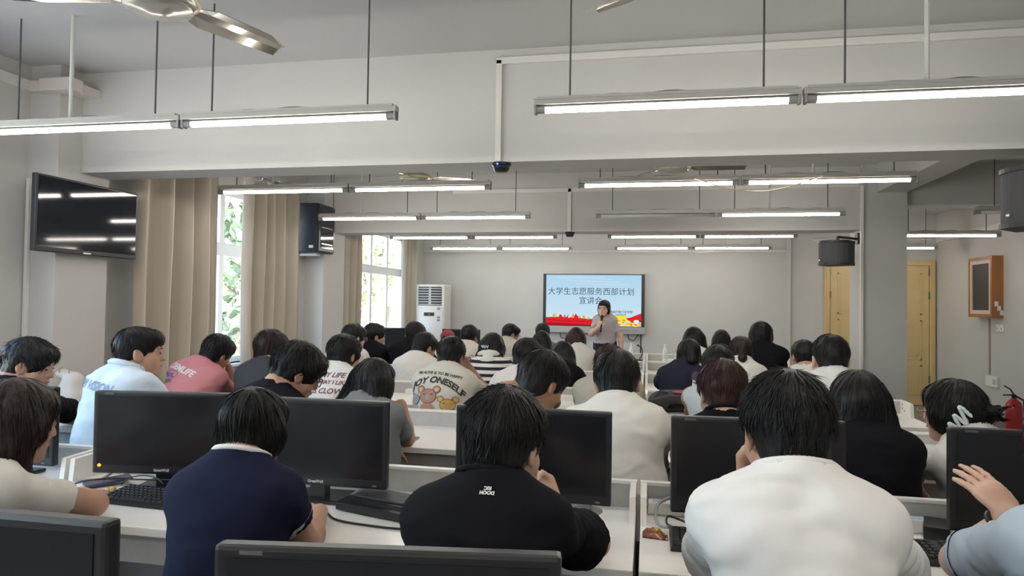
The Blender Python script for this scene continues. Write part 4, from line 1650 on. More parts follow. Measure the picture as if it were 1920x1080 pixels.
for k in range(2):
    MB().box((XR-.016, 9.50+.10*k, 1.20), (XR, 9.585+.10*k, 1.29), bev=.004).build('socket_plate', WHITEP, o)
    MB().box((XR-.018, 9.535+.10*k, 1.225), (XR-.015, 9.55+.10*k, 1.25)).build('socket_hole', DARKG, o)
o = thing('wall_socket', 'low white switch box on the right wall above the fire extinguisher', 'wall socket', (XR, 9.75, .55))
MB().box((XR-.03, 9.62, .50), (XR, 9.92, .63), bev=.004).build('socket_plate', WHITEP, o)
MB().box((XR-.033, 9.65, .53), (XR-.029, 9.72, .60)).build('switch', PANELG, o)
o = MB().tube([(XR-.012, 9.86, 1.362), (XR-.012, 9.86, .645)], .010, 6).build('wall_cable', mat('beige_cable', (.45, .38, .31), .5))
tag(o, 'beige cable running down the wall from the wooden framed board', 'cable')
FIRE = mat('extinguisher_red', (.42, .018, .022), .28, coat=.4)
ex = at(1901, 760, 8.55)
o = thing('fire_extinguisher', 'red fire extinguisher standing on the floor at the right wall', 'fire extinguisher', (ex[0], 8.55, 0))
c = Matrix.Translation((ex[0], 8.55, 0))
MB().lathe([(0, 0), (.075, 0), (.082, .02), (.082, .40), (.070, .45), (.035, .485), (.025, .50), (0, .50)], 28, M=c).build('cylinder', FIRE, o, True)
MB().lathe([(.022, .49), (.024, .54), (0, .54)], 14, M=c).tube([c @ Vector((0, 0, .54)), c @ Vector((-.05, -.03, .60)), c @ Vector((-.12, -.06, .635))], .008, 6).tube([c @ Vector((0, 0, .535)), c @ Vector((-.13, -.06, .535))], .008, 6).build('handle', BLACKP, o)
MB().tube([c @ Vector((.02, 0, .52)), c @ Vector((.09, -.02, .48)), c @ Vector((.10, -.02, .25)), c @ Vector((.095, -.02, .12))], .011, 8).build('hose', BLACKP, o)
MB().lathe([(.0828, .085), (.0828, .10)], 28, M=c).build('band', mat('cream_border', (.62, .52, .44), .6), o)
o = thing('safety_notice', 'small white and green notice on the wall beside the fire extinguisher', 'notice', (XR, 8.72, .3))
MB().box((XR-.006, 8.74, .14), (XR, 9.02, .50)).build('sheet', WHITEP, o)
MB().box((XR-.008, 8.78, .32), (XR-.005, 8.98, .46)).build('green_block', mat('notice_green', (.35, .45, .15), .6), o)
# ------------------------------------------------------------------ desks
EDGE = [.54, 1.87, 3.20, 4.53, 5.86, 7.19, 8.52]
DD = .60
DT = .838
def make_desk(x0, w, parts):
    o = link('desk', None)
    o['category'] = 'desk'
    MB().box((0, 0, .722), (w, DD, .75), bev=.004).build('desktop', DESKW, o)
    MB().box((0, DD-.022, .18), (w, DD, DT), bev=.002).build('privacy_panel', PANELG, o)
    MB().box((-.002, DD-.026, DT-.006), (w+.002, DD+.004, DT+.004)).build('panel_edge', DESKW, o)
    MB().box((.02, .05, .62), (w-.02, .066, .722)).build('apron', PANELG, o)
    for x in (0, w-.022):
        MB().box((x, .40, 0), (x+.022, DD-.03, .722)).build('leg_panel', PANELG, o)
    for x in parts:
        mb = MB()
        V = [(x, DD-.21, .75), (x, DD-.022, .75), (x, DD-.022, DT+.003), (x, DD-.20, DT-.002)]
        V += [(a+.020, b, c) for a, b, c in V]
        mb.add(V, [(0, 1, 2, 3), (7, 6, 5, 4), (0, 4, 5, 1), (1, 5, 6, 2), (2, 6, 7, 3), (3, 7, 4, 0)])
        for yy, zz in ((DD-.06, .818), (DD-.06, .79), (DD-.10, .778)):
            mb.tube([(x-.001, yy, zz), (x+.021, yy, zz)], .006, 10, 1)
        mb.build('side_partition', [DESKW, DARKG], o)
    k = max(1, int(w/.85))
    for i in range(k):
        c = (i+.5)*w/k
        MB().box((c-.20, DD-.075, .75), (c+.16, DD-.024, .787), bev=.003).build('cable_box', DESKW, o)
    return o
BL = [(-3.60, 1.425, (0, 1.405), 'far left'), (-2.155, 2.122, (0, 2.102), 'middle'), (-.018, 1.72, (0, 1.70), 'right')]
ROWN = ['nearest', 'second', 'third', 'fourth', 'fifth', 'sixth', 'farthest']
for bi, (x0, wd, pp, bn) in enumerate(BL):
    src = make_desk(x0, wd, pp)
    for ri, e in enumerate(EDGE):
        o = src if ri == 0 else copy_tree(src, (x0, e, 0))
        o.location = (x0, e, 0)
        o['label'] = 'long white desk with a low back panel, %s block, %s row from the camera' % (bn, ROWN[ri])
        o['group'] = 'rows of white desks'
# ------------------------------------------------------------------ monitors
def make_monitor(brand=True, led=False):
    o = link('monitor', None)
    o['category'] = 'monitor'
    W, H, z0 = .52, .300, .058
    MB().box((-W/2, -.012, z0), (W/2, .018, z0+H), bev=.007).build('bezel', BLACKP, o)
    MB().box((-W/2+.018, -.0135, z0+.032), (W/2-.018, -.0115, z0+H-.016)).build('screen', SCREEN, o)
    mb = MB()
    mb.box((-W*.42, .016, z0+.02), (W*.42, .036, z0+H-.02), bev=.008)
    mb.build('back_shell', BLACKP, o)
    MB().box((-.03, .005, .012), (.03, .045, z0+.12), bev=.004).build('stand_neck', BLACKP, o)
    MB().box((-.10, -.03, 0), (.10, .125, .014), bev=.006).build('stand_base', BLACKG, o)
    if brand:
        bm = text_mesh('GreatWall', .0135, .0004)
        for q in bm.verts:
            q.co = Vector((q.co.x, -.0126, z0+.0155+q.co.y))
        me = bpy.data.meshes.new('brand_lettering')
        bm.to_mesh(me)
        bm.free()
        me.materials.append(mat('brand_print', (.6, .6, .6), .5))
        link('brand_lettering', me, o)
    MB().box((-W/2+.04, -.0126, z0+H-.012), (-W/2+.075, -.0118, z0+H-.006)).build('corner_print', mat('faint_print', (.10, .10, .10), .5), o)
    MB().box((W/2-.05, -.0135, z0+.009), (W/2-.035, -.0118, z0+.014)).build('power_button', mat('button_grey', (.15, .15, .15), .4), o)
    return o
mon = None
for x, y, rot, lab in ((-1.74, 2.25, 9, 'black monitor with an orange light, between the short sleeved blouse and the navy top'),
                       (-1.13, 2.25, 0, 'black monitor right of the braided hair'),
                       (-.37, 2.25, -2, 'black monitor right of the head in the near black T-shirt'),
                       (.334, 2.25, 4, 'black monitor left of the head in the near white T-shirt'),
                       (1.13, 2.25, 0, 'black monitor at the right edge in front of the hair clip, behind the raised fingers'),
                       (-2.465, 2.25, 0, 'black monitor at the left edge behind the long brown hair'),
                       (-1.028, .87, 0, 'black monitor in the lower left corner with a greenish reflection'),
                       (-.352, .915, 8, 'black monitor cut off by the bottom edge in the middle'),
                       (-3.25, 8.87, 0, 'far black monitor below the far window'),
                       (-2.435, 8.87, 0, 'far black monitor beside the red cap')):
    if mon is None:
        mon = make_monitor()
        o = mon
    else:
        o = copy_tree(mon, (x, y, .751))
    o.location = (x, y, .751)
    o.rotation_euler = (0, 0, R(rot))
    o['label'] = lab
    o['group'] = 'black monitors'
    if y == .87:
        o.scale = (1.06, 1.06, 1.06)
    if y == .915:
        o.scale = (.93, 1, 1)
    if x == -1.74:
        o_m1 = o
l = MB().ball((-.232, -.0135, .088), .006, n=8).box((-.238, -.014, .086), (-.226, -.012, .090)).build('power_light', emission_mat('orange_led', (1, .16, .02), 5), o_m1)
# ------------------------------------------------------------------ keyboards
KEYM = mat('keycap_black', (.022, .022, .025), .42)
def make_keyboard():
    o = link('keyboard', None)
    o['category'] = 'keyboard'
    mb = MB()
    W, D = .44, .15
    V = [(-W/2, -D/2, 0), (W/2, -D/2, 0), (W/2, D/2, 0), (-W/2, D/2, 0), (-W/2, -D/2, .012), (W/2, -D/2, .012), (W/2, D/2, .026), (-W/2, D/2, .026)]
    mb.add(V, [(0, 3, 2, 1), (4, 5, 6, 7), (0, 1, 5, 4), (1, 2, 6, 5), (2, 3, 7, 6), (3, 0, 4, 7)])
    mb.build('case', BLACKP, o)
    meshes = {}
    for r in range(6):
        y = -D/2+.018+r*.0205
        z = .0125+.014*(y+D/2)/D
        xs, x = [], -W/2+.012
        for c, n in ([(.0185, 15)] if r else [(.024, 3), (.105, 1), (.024, 4)]):
            for _ in range(n):
                xs.append((x, c-.0025))
                x += c
        for p in range(3):
            xs.append((.310+.0188*p-W/2, .016))
        for p in range(4):
            xs.append((.362+.0185*p-W/2, .016))
        for a, wd in xs:
            if wd not in meshes:
                V = [(0, 0, 0), (wd, 0, 0), (wd, .017, .0015), (0, .017, .0015), (.002, .002, .007), (wd-.002, .002, .007), (wd-.002, .014, .008), (.002, .014, .008)]
                me = bpy.data.meshes.new('key')
                me.from_pydata(V, [], [(4, 5, 6, 7), (0, 1, 5, 4), (1, 2, 6, 5), (2, 3, 7, 6), (3, 0, 4, 7)])
                me.materials.append(KEYM)
                meshes[wd] = me
            k = link('key', meshes[wd], o)
            k.location = (a, y, z)
    return o
kb = None
for x, y, rot, lab in ((-1.625, 2.115, -4, 'black keyboard in front of the left monitor, beside the navy sleeve'),
                       (.290, 2.115, 0, 'black keyboard left of the near white T-shirt, beside the brown wrapper'),
                       (.745, 2.165, 2, 'black keyboard right of the near white T-shirt, by the wrist watch')):
    if kb is None:
        kb = make_keyboard()
        o = kb
    else:
        o = copy_tree(kb, (x, y, .751))
    o.location = (x, y, .751)
    o.rotation_euler = (0, 0, R(rot))
    o['label'] = lab
    o['group'] = 'black keyboards'
# long slim black device with a slot, leaning on the second monitor's foot
o = thing('keyboard_tray', 'slim black slotted keyboard tray lying askew below the middle monitor', 'keyboard tray', (-.90, 2.20, .751))
Mx = Matrix.Translation((-.795, 2.18, .764)) @ Matrix.Rotation(R(-17), 4, 'Z') @ Matrix.Rotation(R(8), 4, 'X')
MB().box((-.215, -.075, .0), (.215, .075, .026), M=Mx, bev=.004).build('tray', BLACKP, o)
MB().box((-.20, -.055, .024), (.20, -.030, .0275), M=Mx).build('slot', mat('slot_black', (.002, .002, .002), .9), o)
MB().box((-.19, -.012, .025), (.20, .066, .031), M=Mx, bev=.003).build('cover', mat('tray_cover', (.035, .035, .037), .55), o)
MB().box((.10, -.058, .0262), (.20, -.026, .0285), M=Mx).build('button_strip', DARKG, o)
for k in range(4):
    MB().box((.115+.02*k, -.050, .0283), (.125+.02*k, -.040, .0300), M=Mx).build('button', mat('button_grey', (.15, .15, .15), .4), o)
def cable(pts, r, m, name, lab, cat='cable'):
    # a smooth run through the points
    P = [Vector(p) for p in pts]
    out = []
    for i in range(len(P)-1):
        p0, p1, p2, p3 = P[max(i-1, 0)], P[i], P[i+1], P[min(i+2, len(P)-1)]
        for k in range(7):
            t = k/7
            out.append(.5*((2*p1)+(p2-p0)*t+(2*p0-5*p1+4*p2-p3)*t*t+(3*p1-p0-3*p2+p3)*t**3))
    out.append(P[-1])
    o = MB().tube(out, r, 7).build(name, m, None, True)
    return tag(o, lab, cat)
z = .755
cable([(-1.14, 2.20, z), (-1.05, 2.145, z), (-.965, 2.065, z), (-.82, 2.035, z), (-.72, 2.03, z), (-.66, 2.03, z), (-.60, 2.06, z)], .0035, CABLE, 'keyboard_cable', 'black cable running along the front of the slotted keyboard tray')
cable([(-1.95, 2.43, .85), (-1.99, 2.36, .82), (-2.03, 2.30, z+.01), (-2.07, 2.26, z+.008), (-2.12, 2.25, z+.008)], .006, GREYC, 'grey_cable', 'grey cable curving down behind the arm of the woman in the white blouse')
cable([(-2.09, 2.17, z), (-2.0, 2.18, z+.03), (-1.90, 2.235, z+.03), (-1.84, 2.238, z+.03), (-1.66, 2.232, z+.04), (-1.55, 2.235, z+.034), (-1.45, 2.25, z+.014)], .0032, CABLE, 'usb_cable', 'black thin cable looping behind the left keyboard')
cable([(-1.93, 2.27, z), (-1.88, 2.26, z+.03), (-1.80, 2.225, z+.050), (-1.73, 2.205, z+.050), (-1.69, 2.19, z+.036)], .0026, CABLE, 'usb_cable', 'short black cable arched over the left keyboard')
cable([(.22, 2.40, .815), (.13, 2.40, .82), (.045, 2.34, .805), (.03, 2.27, .775), (.045, 2.22, z+.01), (.068, 2.19, z+.018)], .0055, GREYC, 'grey_cable', 'grey cable in a loop over the white socket box left of the near white T-shirt')
cable([(.10, 2.205, z+.01), (.065, 2.225, z+.016), (.07, 2.26, z+.03), (.11, 2.26, z+.02), (.14, 2.215, z+.02)], .0035, CABLE, 'keyboard_cable', 'short black looped cable at the corner of the keyboard beside the wrapper')
cable([(.72, 2.26, z), (.71, 2.265, z+.03), (.735, 2.27, z+.045), (.76, 2.265, z+.03), (.76, 2.255, z+.006)], .003, CABLE, 'keyboard_cable', 'black cable loop standing over the right hand keyboard')
cable([(.90, 2.31, .775), (.93, 2.26, z+.004), (.985, 2.245, z), (1.005, 2.25, z)], .003, CABLE, 'adapter_cable', 'black cable from the square power adapter')
cable([(-.72, .84, z+.02), (-.68, .89, z+.10), (-.62, .92, z+.15), (-.52, .945, z+.165), (-.42, .955, z+.165)], .006, GREYC, 'grey_cable', 'grey cable at the bottom edge left of the bottom middle monitor')
cable([(.00, 3.05, .70), (.02, 3.12, .66), (.09, 3.16, .655), (.14, 3.16, .69), (.15, 3.2, .72)], .004, CABLE, 'hanging_cable', 'black cable hanging under the desk edge by the white long sleeve')
# power adapter, wrapper, sockets, phones ...
o = thing('power_adapter', 'black square power adapter by the right edge monitor', 'power adapter', (.885, 2.375, .75))
Mx = Matrix.Translation((.885, 2.375, .751)) @ Matrix.Rotation(R(-20), 4, 'Z')
MB().box((-.035, -.06, 0), (.035, .06, .042), M=Mx, bev=.004).build('brick', BLACKP, o)
MB().box((-.0365, -.035, .008), (-.0345, .035, .034), M=Mx).build('rating_sticker', mat('sticker_grey', (.35, .35, .36), .5), o)
WRAP = mat('wrapper_brown', (.22, .065, .025), .22, coat=.5, vary=.35, vscale=22, bump=.6, bscale=40)
o = thing('snack_wrapper', 'small brown and gold snack wrapper beside the keyboard', 'snack wrapper', (.03, 2.16, .75))
V, F = [], []
n = 12
for i in range(n+1):
    for j in range(7):
        u, v_ = i/n, j/6
        x = -.010+.075*u
        y = 2.14+.050*v_-.012*u
        h = .024*math.sin(math.pi*v_)**.7*math.sin(math.pi*min(1, u*1.05+.05))**.5+.003*math.sin(i*2.1+j)
        V.append((x, y, .7525+max(0, h)))
for i in range(n):
    for j in range(6):
        F.append((i*7+j, (i+1)*7+j, (i+1)*7+j+1, i*7+j+1))
nb = len(V)
V += [(a, b, .7512) for a, b, c in V]
F += [tuple(q+nb for q in f[::-1]) for f in F]
MB().add(V, F).build('pouch', WRAP, o, True)
MB().ball((.030, 2.16, .771), (.016, .014, .006), n=10).build('gold_print', mat('gold_print', (.55, .33, .06), .25, .5), o, True)
def socket_strip(x, y, lab):
    o = thing('power_strip', lab, 'power strip', (x, y, .75), 'white power strips')
    MB().box((x-.10, y-.025, .751), (x+.10, y+.025, .792), bev=.004).build('housing', WHITEP, o)
    for k in range(3):
        MB().box((x-.085+.06*k, y-.018, .7915), (x-.040+.06*k, y+.018, .7935)).build('socket_face', mat('socket_blue_film', (.45, .62, .78), .3), o)
socket_strip(.106, 2.405, 'white power strip with pale blue film, left of the near white T-shirt')
socket_strip(.775, 2.41, 'white power strip with pale blue film, beside the black square adapter')
o = thing('smartphone', 'dark blue smartphone lying tilted beside the left keyboard', 'smartphone', (-2.0, 2.26, .75))
Mx = Matrix.Translation((-1.985, 2.265, .760)) @ Matrix.Rotation(R(-38), 4, 'Z') @ Matrix.Rotation(R(4), 4, 'X')
MB().box((-.037, -.078, 0), (.037, .078, .009), M=Mx, bev=.003).build('case', mat('phone_case_blue', (.05, .06, .11), .4), o)
MB().box((-.034, -.074, .0085), (.034, .074, .0098), M=Mx).build('screen', mat('phone_screen', (.05, .055, .09), .15), o)
o = thing('keychain', 'yellow and pink keychain charm beside the tilted smartphone', 'keychain', (-1.90, 2.165, .751))
MB().ball((-1.882, 2.172, .764), (.013, .011, .011), n=10).ball((-1.895, 2.165, .762), (.012, .010, .010), n=10).build('charm', mat('charm_yellow', (.62, .45, .16), .4), o, True)
MB().ball((-1.915, 2.155, .760), (.014, .008, .008), n=10).build('bead', mat('charm_pink', (.55, .30, .36), .3), o, True)
MB().tube([(-1.925+.010*math.cos(a), 2.147+.010*math.sin(a), .7535) for a in np.linspace(0, 6.28, 15)], .0016, 5, caps=False).build('ring', STEEL, o)
q = at(770, 811, 3.35)
o = thing('smartphone', 'pink edged grey phone lying on the desk by the elbow of the grey T-shirt', 'smartphone', (q[0], 3.36, .751))
MB().box((q[0]-.025, 3.30, .751), (q[0]+.025, 3.42, .758), bev=.002).build('case', mat('phone_pink', (.55, .32, .33), .4), o)
MB().box((q[0]-.024, 3.31, .757), (q[0]+.024, 3.42, .7595)).build('screen', mat('phone_grey', (.12, .12, .13), .2), o)
o = MB().lathe([(0, 0), (.055, 0), (.055, .003), (0, .003)], 20, M=Matrix.Translation((-.20, 2.37, .7505))).tube([(-.185, 2.37, .752), (-.185, 2.37, .84)], .004, 8).build('desk_stand', mat('grey_foot', (.30, .30, .30), .35, .3))
tag(o, 'small grey round foot with a rod under the right end of the middle monitor', 'stand')
# bottles, microphone on the far desks
BOT = mat('clear_bottle', (.72, .76, .74), .15, spec=.6)
for x, y, lab in ((at(1247, 660, 8.92)[0], 8.92, 'clear water bottle on the right block of desks, in front of the back wall'), (at(1184, 660, 8.95)[0], 8.95, 'clear water bottle at the end of the middle desks, right of the presenter')):
    o = thing('water_bottle', lab, 'bottle', (x, y, .75), 'water bottles on the far desk')
    c = Matrix.Translation((x, y, .751))
    MB().lathe([(0, 0), (.030, 0), (.033, .01), (.033, .10), (.029, .115), (.033, .13), (.031, .155), (.014, .19), (.013, .20), (0, .20)], 20, M=c).build('bottle', BOT, o, True)
    MB().lathe([(.016, .198), (.016, .222), (0, .222)], 16, M=c).build('cap', WHITEP, o, True)
    MB().lathe([(.0338, .045), (.0338, .095)], 20, M=c).build('label_band', mat('pale_green_label', (.55, .66, .55), .5), o)
x = at(1184, 660, 8.95)[0]+.10
o = thing('gooseneck_microphone', 'small black gooseneck microphone beside the bottle right of the presenter', 'microphone', (x, 8.93, .75))
MB().box((x-.04, 8.89, .751), (x+.04, 8.97, .775), bev=.004).build('base', BLACKP, o)
MB().tube([(x, 8.93, .77), (x+.04, 8.93, .85), (x+.03, 8.93, .92), (x-.01, 8.92, .95)], .006, 7).build('neck', BLACKP, o)
MB().ball((x-.02, 8.92, .952), .014, n=10).build('capsule', BLACKP, o, True)
# backpack on the third row's desk
q = at(1213, 755, 4.78)
bx = q[0]+.035
BAGM = mat('charcoal_nylon', (.040, .040, .043), .75, vary=.15, vscale=20, bump=.3, bscale=120)
o = thing('backpack', 'charcoal backpack with a red panel lying on a desk, left of the sleeveless top', 'backpack', (bx+.16, 4.80, .75))
v = Vol((bx-.06, 4.58, .72), (bx+.42, 5.05, 1.0), .009)
v.ell((bx+.16, 4.80, .815), (.175, .135, .075), None, .03)
v.ell((bx+.07, 4.78, .80), (.085, .12, .055), None, .04)
v.ell((bx+.24, 4.76, .83), (.09, .11, .055), None, .04)
v.cone((bx-.0, 4.70, .79), (bx+.32, 4.68, .81), .022, .022, .015, '-')
v.plane((0, 0, .7515), (0, 0, -1))
V, Q = v.nets()
Nn = v.grad(V)
V = fold_disp(V, Nn, 5, .006)
V[:, 2] = np.maximum(V[:, 2], .7512)
np_mesh('bag', V, Q, BAGM, o, True, WLOC[o.name])
MB().tube([(bx+.0, 4.675, .835), (bx+.10, 4.665, .862), (bx+.22, 4.67, .868), (bx+.30, 4.69, .86)], .005, 6).build('zip', mat('zip_grey', (.12, .12, .12), .4), o)
MB().ball((bx+.21, 4.74, .880), (.085, .06, .012), n=14).build('red_panel', mat('bag_red', (.33, .05, .045), .6), o, True)
MB().tube([(bx+.02, 4.70, .85), (bx+.05, 4.66, .89), (bx+.10, 4.68, .88)], .007, 6).build('carry_loop', BAGM, o)
# white cloth bag on the second row's desk
q = at(132, 730, 3.60)
o = thing('cloth_bag', 'white cloth bag on the desk beside the person at the far left', 'bag', (q[0], 3.60, .75))
v = Vol((q[0]-.16, 3.45, .72), (q[0]+.16, 3.77, 1.06), .010)
v.ell((q[0], 3.60, .84), (.085, .07, .11), None, .03)
v.ell((q[0]+.02, 3.60, .95), (.05, .05, .05), None, .04)
v.ell((q[0]-.06, 3.61, .985), (.05, .04, .025), None, .03)
v.plane((0, 0, .7515), (0, 0, -1))
V, Q = v.nets()
V = fold_disp(V, v.grad(V), 8, .006)
V[:, 2] = np.maximum(V[:, 2], .7512)
np_mesh('bag_body', V, Q, mat('white_canvas', (.66, .63, .58), .9, bump=.1, bscale=300), o, True, WLOC[o.name])
MB().tube([(q[0]-.02+.035*math.cos(a), 3.57, 1.005+.03*math.sin(a)) for a in np.linspace(-.3, 3.5, 14)], .004, 6).build('drawstring', mat('cord_beige', (.35, .31, .25), .7), o)
# stools
STM = mat('stool_seat_wood', (.30, .12, .07), .5)
def make_stool():
    o = link('stool', None)
    o['category'] = 'stool'
    MB().box((-.17, -.15, .385), (.17, .15, .41), bev=.008).build('seat', STM, o)
    for a in (-1, 1):
        for b in (-1, 1):
            MB().tube([(a*.14, b*.12, .385), (a*.155, b*.135, 0)], .011, 8).build('leg', METAL, o)
    return o
STOOL = None
def stool(x, y, lab):
    for e in EDGE:
        if e+.2 < y < e+DD+.172:
            y = e+DD+.172
    global STOOL
    if STOOL is None:
        STOOL = make_stool()
        o = STOOL
    else:
        o = copy_tree(STOOL, (x, y, 0))
    o.location = (x, y, 0)
    o['label'] = 'stool under the person with the %s' % lab
    o['group'] = 'stools at the desks'
# ------------------------------------------------------------------ the people
WHITE_T = cloth('white_cotton', (.74, .72, .69))
WARM_T = cloth('warm_white_cotton', (.68, .655, .60))
CREAM_T = cloth('cream_cotton', (.60, .565, .49))
BEIGE_T = cloth('beige_cotton', (.42, .39, .31))
BLACK_T = cloth('black_cotton', (.0065, .0065, .009))
NAVY_T = cloth('navy_cotton', (.011, .014, .036))
NAVYB_T = cloth('dark_navy_jersey', (.020, .022, .036))
GREY_T = cloth('grey_cotton', (.20, .21, .22))
DGREY_T = cloth('dark_grey_cotton', (.060, .064, .072))
PINK_T = cloth('pink_cotton', (.62, .25, .27))
DENIM_T = cloth('pale_blue_denim', (.60, .70, .80), vary=.12, vscale=9)
BLUE_T = cloth('light_blue_sweater', (.42, .50, .58))
TANK_T = cloth('pale_blue_grey_jersey', (.48, .51, .52))
POLO_T = cloth('lilac_grey_polo', (.42, .38, .40))
HAIRCLIP = mat('pale_hair_clip', (.68, .74, .74), .25)
PRINT_W = mat('white_print', (.75, .74, .72), .6)
PRINT_K = mat('black_print', (.03, .028, .028), .6)
PRINT_M = mat('maroon_print', (.22, .06, .07), .6)
PRINT_B = mat('blue_print', (.10, .14, .42), .6)
PRINT_G = mat('green_print', (.10, .22, .08), .6)

SHORT = dict(A1='white blouse', A2='navy top and braid', A3='nearest black T-shirt', A4='nearest white T-shirt', A5='light blue top', B0='black shirt at far left', B1='denim shirt', B4='black T-shirt and glasses',
             B5='grey T-shirt', B6='black T-shirt and bent head', B7='white long sleeves', B8='reddish hair', B9='long hair and black top', B10='zigzag hair clip', C1='pink T-shirt', C2='dark grey T-shirt', C3='three lines of lettering',
             C4='cartoon bear print', C5='cream white shirt', C6='beige T-shirt', C7='sleeveless top', C8='roomy white T-shirt', D1='off white T-shirt', D2='pale T-shirt and glasses', D3='striped top', D4='rounded bob', D5='navy jersey',
             D6='brown ponytail', D8='pale shirt', E1='black top below the far window', E2='wavy hair', E3='maroon line drawing', E4='long hair below the screen corner', E5='reddish hair and white blouse', E6='long hair behind the navy jersey', E7='bushy hair',
             F1='red cap', F2='cream T-shirt and glasses', F3='farthest grey T-shirt', F4='long hair beside the bushy hair')

def person(key, label, head, seat=True, **k):
    I = build_person(key, label, head, **k)
    if seat:
        stool(I['Hip'][0], I['Hip'][1]-.03, SHORT.get(key, label))
    return I

# ---- first row behind the camera's own desk
def a1x(I):
    pass
e = np.array((-1.715, 1.90, .80))
person('A1', 'person in a white blouse with long brown hair at the left edge', (36, 706, 1.74), h=.007, s=.99, yaw=20, pitch=12, hair='long', hlen=.29, hm=H_BROWN, hv=.016,
       skin=SKIN, shirt=('tee', WARM_T), shirt_name='blouse', sw=.155, female=True, cuff_t=.66, sl_r=.060, byaw=22, nst=900, face=True, lean=.13,
       arms={'R': dict(E=e, W=e+np.array((-.21, .05, .0)), d=(-1, .25, -.05), n=(0, .2, 1), curl=.7, side=1), 'L': dict(E=(-2.12, 1.92, .80), W=(-1.90, 1.90, .785), d=(1, .2, 0), n=(0, 0, 1), curl=.5)},
       folds=.004)
person('A2', 'person with a dark braid in a navy T-shirt with white collar and cuffs', (478, 722, 1.72), h=.007, s=.90, yaw=14, pitch=10, hair='braid', dx=.012, hipx=.015, hm=H_BLACK, hv=.011, hlen=.25,
       skin=SKIN, shirt=('tee', NAVY_T), waist=.86, sw=.144, female=True, cuff_t=.45, sl_r=.062, nst=900, collar=(PRINT_W, .0075), cuffs=PRINT_W, lean=.10, loose=.012,
       arms={'R': dict(E=(-.925, 1.785, .772), W=(-.99, 1.99, .80), d=(-.9, .4, 0), n=(0, 0, 1), curl=.6), 'L': dict(E=(-1.185, 1.80, .775), W=(-1.12, 2.0, .80), d=(.8, .5, 0), n=(0, 0, 1), curl=.6)})
def a3x(I):
    bm = text_mesh('DOOH\nRIC', .0105, .0006)
    for q in bm.verts:
        q.co.x, q.co.y = -q.co.x, -q.co.y
    drape(I, bm, 'printed_lettering', PRINT_W, .015, -.012, fine=.005)
person('A3', 'person in a black T-shirt with a small white print at the nape', (947, 722, 1.62), h=.007, s=1.02, yaw=16, pitch=12, roll=3, hair='short', hv=.022, nz=-.105, nst=1500,
       collar=(BLACK_T, .0075), skin=SKIN_F, shirt=('tee', BLACK_T), sw=.156, waist=.88, cuff_t=.78, sl_r=.076, loose=.017, folds=.010, lean=.12, extra=a3x,
       arms={'R': dict(E=(-.135, 1.86, .82), W=(-.26, 2.0, .87), d=(-.5, .1, .8), n=(.3, .9, .2), curl=.9), 'L': dict(E=(-.545, 1.84, .82), W=(-.45, 2.04, .80), d=(.8, .5, 0), n=(0, 0, 1), curl=.6)})
person('A4', 'person with thick black hair in a plain white T-shirt, nearest to the camera', (1473, 690, 1.55), h=.007, s=1.0, yaw=-9, pitch=10, hair='short', hv=.019, nz=-.112, nst=1700,
       collar=(WHITE_T, .0075), skin=SKIN, shirt=('tee', WHITE_T), sw=.162, waist=.84, cuff_t=.80, sl_r=.076, loose=.018, folds=.012, lean=.12,
       arms={'R': dict(E=(.565, 1.72, .82), W=(.46, 1.91, .82), d=(-.95, .15, 0), n=(0, 0, 1), curl=.6),
             'L': dict(E=(.158, 1.80, .81), W=tuple(at(1398, 905, 1.72)), d=(.06, -.05, 1), n=(-.7, .5, .1), curl=1.0, side=-1)})
def a5x(I):
    # wrist watch
    W, E = I['A'][-1]['W'], I['A'][-1]['E']
    t = Vector(W-E).normalized()
    c = Vector(W)-t*.035
    o1 = t.orthogonal().normalized()
    o2 = t.cross(o1)
    mb = MB()
    mb.tube([c+(o1*math.cos(a)+o2*math.sin(a))*.034 for a in np.linspace(0, 6.2832, 25)], .0075, 6, caps=False)
    mb.build('watch_strap', BLACKP, I['root'], True)
    dr = (Vector((-.55, -.8, .1))-t*t.dot(Vector((-.55, -.8, .1)))).normalized()
    M = Matrix.Translation(c+dr*.036) @ dr.to_track_quat('Z', 'Y').to_matrix().to_4x4()
    w = MB().lathe([(0, -.004), (.019, -.004), (.020, .003), (.017, .006), (0, .006)], 20, M=M).build('watch_case', mat('silver', (.6, .6, .62), .3, .8), I['root'], True)
    MB().lathe([(0, .0062), (.0155, .0062), (.0155, .0068), (0, .0068)], 20, M=M).build('watch_face', SCREEN, w)
eA5 = at(1800, 1052, 1.83)
wA5 = at(1900, 968, 1.76)
person('A5', 'person in light blue at the right edge, raised hand with wrist watch', (2036, 735, 1.62), h=.0065, s=1.0, yaw=-5, pitch=10, hair='messy', hm=H_RED, hv=.016, nst=500,
       skin=SKIN_F, shirt=('tee', BLUE_T), shirt_name='top', sw=.165, cuff_t=.80, sl_r=.070, loose=.018, folds=.006, lean=.12, cuffs=BLACK_T, extra=a5x,
       pants=mat('blue_trousers', (.06, .07, .14), .8),
       arms={'L': dict(E=eA5, W=wA5, d=(-.30, .72, .50), n=(.1, -.55, .83), curl=.2, spread=.34, side=1),
             'R': dict(E=(1.10, 1.82, .80), W=(.98, 1.93, .82), d=(-.95, .15, 0), n=(0, 0, 1), curl=.6)})
